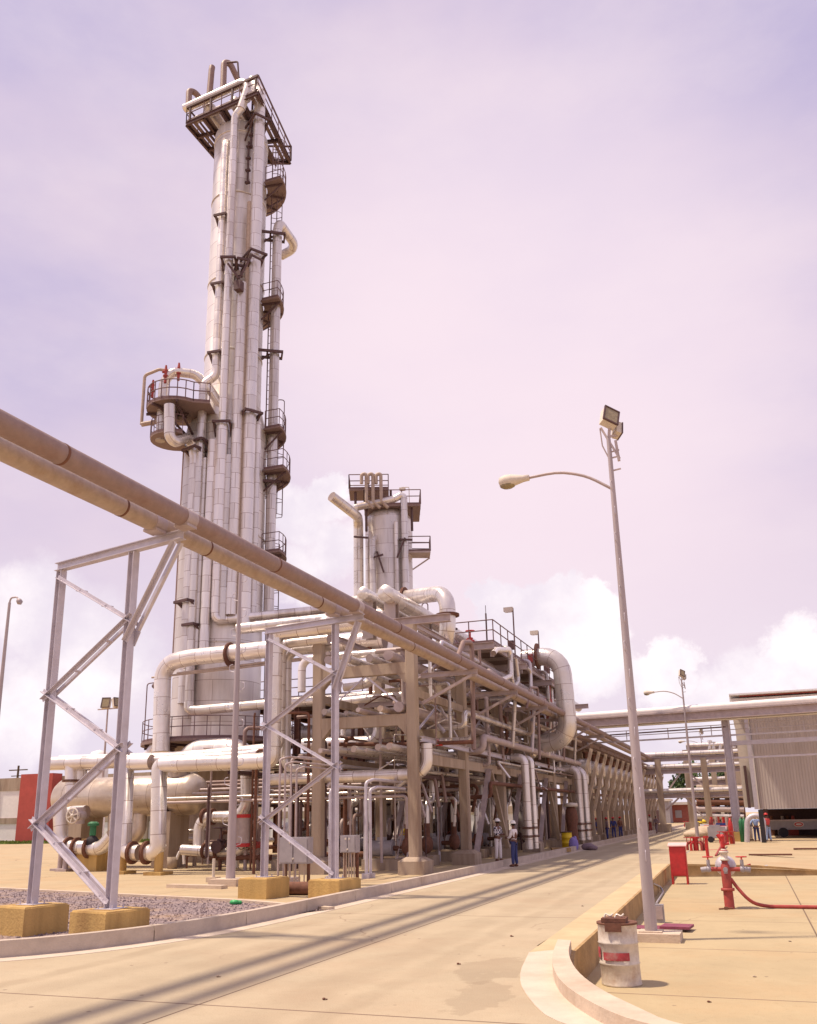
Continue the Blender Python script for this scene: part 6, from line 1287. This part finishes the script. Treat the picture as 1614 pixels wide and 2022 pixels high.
# ladders leaning and raking struts
for x, y_ in ((-13.0, 33.6), (-14.4, 39.5)):
    b = MB(); d = Vector((.35, 1.2, 3.6)); s_ = Vector((.22, -.06, 0)); o = Vector((x, y_, 0))
    for g_ in (-1, 1): b.bar(o+s_*g_, o+d+s_*g_, .06, .04)
    for j in range(12): b.bar(o+d*(j+.5)/12-s_, o+d*(j+.5)/12+s_, .03)
    tag(b.build('ladder', greysteel), 'raking steel ladder %s the second rack frame' % ('before' if y_ < 35 else 'just behind'), 'ladder')
# electrical boxes near the second support frame
def ebox(x0, y0, x1, y1, Y, lab, m_=boxgrey):
    a = PY(x0, y0, Y); b_ = PY(x1, y1, Y); c = (a+b_)/2; t = thing('switch_box', lab, 'switch box', (c.x, Y, 0)); w_ = abs(b_.x-a.x); h_ = abs(a.z-b_.z)
    MB().box(c+Vector((0, .18, 0)), (w_, .35, h_)).build('case', m_, t); MB().box(c+Vector((-w_*.25, -.01, 0)), (w_*.44, .03, h_*.9)).build('door', m_, t); MB().box(c+Vector((w_*.25, -.01, 0)), (w_*.44, .03, h_*.9)).build('door', m_, t)
    for s_ in (-1, 1): MB().bar(Vector((c.x+s_*w_*.4, Y+.25, 0)), Vector((c.x+s_*w_*.4, Y+.25, c.z)), .08).build('leg', rust, t)
    for j in range(5): x = c.x-w_*.35+w_*.17*j; MB().tube([Vector((x, Y+.1, c.z-h_/2)), Vector((x, Y+.1, .1))], .025, 6).build('cable_pipe', tanpipe, t)
    for xx, zz__ in ((-.12*w_, .3*h_), (.0, -.3*h_), (.12*w_, .3*h_)): MB().cyl(c+Vector((xx, -.04, zz__)), c+Vector((xx, -.0, zz__)), .03, n=8).build('lock', cream, t)
ebox(552, 1654, 608, 1706, 25.5, 'grey twin door switch box on legs seen through the second support frame')
ebox(672, 1650, 702, 1684, 25.8, 'small grey switch box right of the second support frame post')
for i, (x, Y) in enumerate(((549, 26), (560, 26.4), (572, 26.8), (583, 27.2), (724, 29), (732, 29.2), (652, 27.5))):
    q = PY(x, 1735, Y); z1 = PY(x, (1500, 1510, 1500, 1520, 1545, 1560, 1560)[i], Y).z
    tag(MB().tube([(q.x, Y, 0), (q.x, Y, z1), (q.x+.15, Y+.3, z1+.1), (q.x+.15, Y+3, z1+.1)], .035 if i < 4 else .06, 8).box((q.x, Y, .08), (.25, .25, .16)).build('conduit', galv if i > 3 else greysteel), '%s slim upright conduit from the left around the second support frame' % ORD[i], 'conduit', 'upright conduits around the second support frame')
q = PZ(592, 1768, .0); tag(MB().cyl(q+Vector((-.55, 0, .17)), q+Vector((.62, .1, .17)), .17, n=20).build('pipe_stub', rust), 'dark brown pipe stub lying between the yellow footings', 'pipe')
q = PZ(463, 1786, 0.01); tag(MB().ball(q+Vector((0, 0, .05)), (.14, .1, .06), 8).ball(q+Vector((.1, .05, .04)), (.08, .08, .05), 8).build('plastic_bag', mat('bagm', (.05, .4, .12), .4)), 'small green plastic bag on the gravel', 'bag')
q = PZ(421, 1742, 0.0); t = thing('stub_pipe', 'tiny upright stub pipe on a block left of the climbing pole', 'pipe', q); MB().cyl(q, q+Vector((0, 0, .75)), .05, n=8).build('stub', cream, t); MB().box(q+Vector((0, 0, .08)), (.35, .35, .16)).build('block', concl, t)
tag(MB().box(PZ(388, 1754, 0)+Vector((0, 0, .05)), (2.2, .3, .1), -.15).build('concrete_strip', concl), 'low reddish concrete strip lying on the paving at centre left', 'concrete strip')
q = PZ(340, 1716, 0); t = thing('bucket', 'small cream bucket with a white tap near the twin flange supports', 'bucket', q); MB().lathe([(.01, 0), (.2, 0), (.24, .5), (.2, .5)], q, n=14).build('tub', conc, t); MB().tube([q+Vector((.2, 0, .4)), q+Vector((.35, 0, .75)), q+Vector((.55, 0, .7)), q+Vector((.6, 0, .2))], .06, 8).build('tap', white, t)
# lower run of small valves and pipes in front of the tower
for k in range(14):
    x = 330+k*14+rc.uniform(-4, 4); Y = rc.uniform(34.5, 39); p = PY(x, 1712, Y); z1 = rc.uniform(.5, 1.6)
    tag(MB().tube([(p.x, Y, 0), (p.x, Y, z1), (p.x+rc.uniform(.5, 1.8), Y, z1), (p.x+1.2, Y+1, z1)], rc.choice([.04, .06, .1]), 8).torus((p.x, Y-.05, z1+.25), (0, 0, 1), .12, .018, 12, 5).cyl((p.x, Y, z1), (p.x, Y, z1+.25), .02, n=6).build('small_bore_pipe', rc.choice([rust, clad, greysteel, brownpipe, tanpipe])), '%s low small bore pipe from the left before the tower foot' % ORD[k], 'pipe', 'small bore pipes before the tower foot')
# lamps on the rack platform
for x, yy, Y, lab in ((1006, 1201, 46, 'nearer'), (1056, 1247, 54, 'farther')):
    q = PY(x+7, yy, Y); t = thing('rack_lamp', '%s post lamp above the rack platform railing' % lab, 'lamp', (q.x, Y, pz)); MB().cyl((q.x, Y, pz), q, .04, n=8).build('post', rail, t); MB().box(q+Vector((-.25, 0, -.05)), (.5, .25, .22)).build('lamp_head', cream, t); MB().box(q+Vector((-.25, 0, -.18)), (.36, .2, .05)).build('lamp_glass', white, t)
q = PY(845, 1190, 40); t = thing('rack_lamp', 'small hooked lamp between the short tower and the bridging pipe', 'lamp', (q.x, 40, 9.4)); MB().tube([(q.x, 40, 9.4), q, q-Vector((.3, 0, 0)), q-Vector((.32, 0, .3))], .03, 6, bend=.15).build('post', rail, t); MB().ball(q-Vector((.32, 0, .4)), (.14, .14, .16), 10).build('lamp_glass', white, t)
# red vertical post and small frame members on the rack side
tag(MB().bar(PX(1083, 1350, -10.9), PX(1087, 1450, -10.9), .22, .22).bar(PX(1070, 1382, -10.9), PX(1088, 1384, -10.9), .2, .2).build('red_post', redold), 'dull red steel post on the rack side beside the big pipe loop', 'post')
for i, (x, yy) in enumerate(((1006, 1318), (1016, 1332), (1072, 1372), (1092, 1400))):
    p = PX(x, yy, -12.2); tag(MB().tube([p, p+Vector((0, 0, -1.0)), p+Vector((0, 2.0, -1.0))], .2, 12, bend=.3).build('rack_elbow', clad), '%s cladded elbow pipe from the near end under the rack walkway' % ORD[i], 'pipe', 'elbow pipes under the walkway')

# grey lines beside and under the walkway
for i, (X, z, r, ya, yb__, m_) in enumerate(((-10.9, 8.55, .13, 40, 62, greysteel), (-10.45, 8.15, .16, 43, 62, clad), (-11.2, 8.9, .1, 34, 62, galv), (-10.9, 6.2, .12, 36, 62, clad), (-10.7, 5.3, .16, 38, 62, greysteel), (-11.0, 3.4, .09, 40, 62, rust), (-10.5, 6.75, .09, 47, 62, tanpipe))):
    tag(MB().tube([(X-1.2, ya, z-.6), (X, ya, z-.6), (X, ya, z), (X, yb__, z)], r, 12, bend=r*2).build('side_pipe', m_), '%s horizontal pipe of the %s set along the outer rack face' % (('grey', 'cream', 'pale galvanised', 'second grey', 'thicker grey', 'rusty low', 'tan')[i], 'roadside'), 'pipe', 'pipes on the outer face of the rack')
for i, Y in enumerate((42.3, 46.5, 50.8, 55.2, 59.0)):
    tag(MB().tube([(-11.5, Y, 10.0), (-10.3, Y, 10.0), (-10.3, Y, 8.3), (-10.3, Y+.6, 7.9), (-10.6, Y+.6, 5.2)], .1, 10).build('drop_pipe', (clad, galv, clad, brownpipe, clad)[i]), '%s drop pipe from the near end on the outer rack face' % ORD[i], 'pipe', 'drop pipes on the outer face of the rack')
for i, Y in enumerate((45, 49.5, 54, 58.5)):
    t = thing('instrument_box', '%s small instrument cabinet from the near end on the walkway edge' % ORD[i], 'instrument', (-10.9, Y, pz)); MB().box((-10.9, Y, pz+.7), (.3, .35, .45)).build('case', (dark, redold, dark, boxgrey)[i], t); MB().cyl((-10.9, Y, pz), (-10.9, Y, pz+.5), .04, n=6).build('post', rail, t)
for i, (Y, z) in enumerate(((43.5, 4.6), (47.6, 4.9), (52, 4.6), (56.4, 4.9))):
    p = Vector((-12.4, Y, z)); t = thing('small_drum', '%s small horizontal drum from the near end between the outer rack columns' % ORD[i], 'vessel', p, 'small drums in the outer rack bays'); MB().lathe([(.01, -1.0), (.3, -.9), (.42, -.7), (.42, .7), (.3, .9), (.01, 1.0)], p+Vector((0, 0, .9)), (1, 0, 0), 20).build('shell', (cladw, vesselm)[i % 2], t); MB().box(p+Vector((0, 0, .35)), (1.2, .4, .4)).build('saddle', shadebrown, t)

# thin lines, conduits and light bracing through the whole rack
rq = random.Random(77); cm = [('cream', clad), ('silver', galv), ('rusty', rust), ('brown', brownpipe), ('grey', greysteel), ('pale', cladw)]
cn = {}
def nxt(k):
    cn[k] = cn.get(k, 0)+1; return ORD[cn[k]-1] if cn[k] <= 16 else None
for z in sorted(rq.uniform(3.3, 9.0) for _ in range(42)):
    c_, m_ = rq.choice(cm); o = nxt(('l', c_)); X = rq.uniform(-15.3, -10.9); ya = rq.uniform(31, 52); yb2 = ya+rq.uniform(5, 16)
    if o: tag(MB().tube([(X+rq.uniform(-1, 1), ya, z-rq.uniform(.3, 1.2)), (X, ya, z), (X, yb2, z), (X, yb2, z+rq.choice([-1, 1])*rq.uniform(.4, 1.4))], rq.choice([.03, .045, .06, .08]), 8, bend=.15).build('thin_line', m_), '%s thin %s line, counted upwards, running lengthwise through the rack' % (o, c_), 'pipe', 'thin lines running along the rack')
for y_ in sorted(rq.uniform(31.5, 60) for _ in range(40)):
    c_, m_ = rq.choice(cm); o = nxt(('v', c_)); X = rq.choice([-15.8, -11.1, -10.95, -13.4, -12.2, -14.6]); z0 = rq.uniform(4.2, 6.5); z1 = z0+rq.uniform(1.2, 3.4)
    if o: tag(MB().tube([(X-rq.uniform(.3, 1), y_, z0), (X, y_, z0), (X, y_, z1), (X-rq.uniform(.3, 1.2), y_, z1)], rq.choice([.03, .05, .07, .1]), 8, bend=.15).torus((X+.1, y_, (z0+z1)/2), (1, 0, 0), .12, .016, 12, 5).build('riser_line', m_), '%s %s riser with a small wheel from the front in the upper rack' % (o, c_), 'pipe', 'small risers in the upper rack')
for k in range(5):
    Y = RY[k]
    for X in RX:
        b = MB(); b.angle((X, Y+.25, 5.0), (X, Y+3.1, 6.4), .07, .012); b.angle((X, Y+6.0, 5.0), (X, Y+3.2, 6.4), .07, .012); b.build('light_brace', galv, rack)
        b = MB(); b.angle((X, Y+.25, 7.0), (X, Y+6.0, 9.1), .08, .012); b.build('light_brace', greysteel, rack)
        b = MB(); b.hbar((X, Y+.2, 9.2), (X, Y+6.1, 9.2), .18, .22, .016); b.build('top_rail_beam', greysteel, rack)
    b = MB(); b.angle((-15.2, Y-.02, 5.8), (-13.4, Y-.02, 7.2), .07, .012); b.angle((-11.7, Y-.02, 5.8), (-13.4, Y-.02, 7.2), .07, .012); b.build('light_brace', galv, rack)
    for j, z in enumerate((8.2, 6.55)): b = MB(); b.hbar((-15.1, Y+3.1, z), (-11.7, Y+3.1, z), .14, .2, .014); b.build('steel_beam', greysteel, rack)
# intermediate catwalk
cw = thing('catwalk', 'narrow catwalk with thin handrails inside the upper rack', 'walkway', (-12.6, 40, 8.0)); MB().box((-12.0, 44, 8.35), (.8, 24, .05)).build('deck', grating, cw); b = MB(); railing(b, [(-11.62, 32.5, 8.37), (-11.62, 56, 8.37)], 1.0, .022); b.build('railing', rail, cw)
for i, (x, y_, z) in enumerate(((-15.9, 33.0, 8.9), (-15.9, 39, 8.9), (-16.5, 45, 9.0))):
    t = thing('small_drum', '%s small upright pot from the front on the tower side of the rack top' % ORD[i], 'vessel', (x, y_, z)); MB().lathe([(.1, 0), (.35, .2), (.35, 1.1), (.2, 1.35), (.01, 1.4)], (x, y_, z), n=18).build('shell', cladw, t); MB().cyl((x, y_, z+1.3), (x, y_, z+1.7), .07, n=8).build('nozzle', clad, t); MB().box((x, y_, z-.2), (.6, .6, .4)).build('support', greysteel, t)
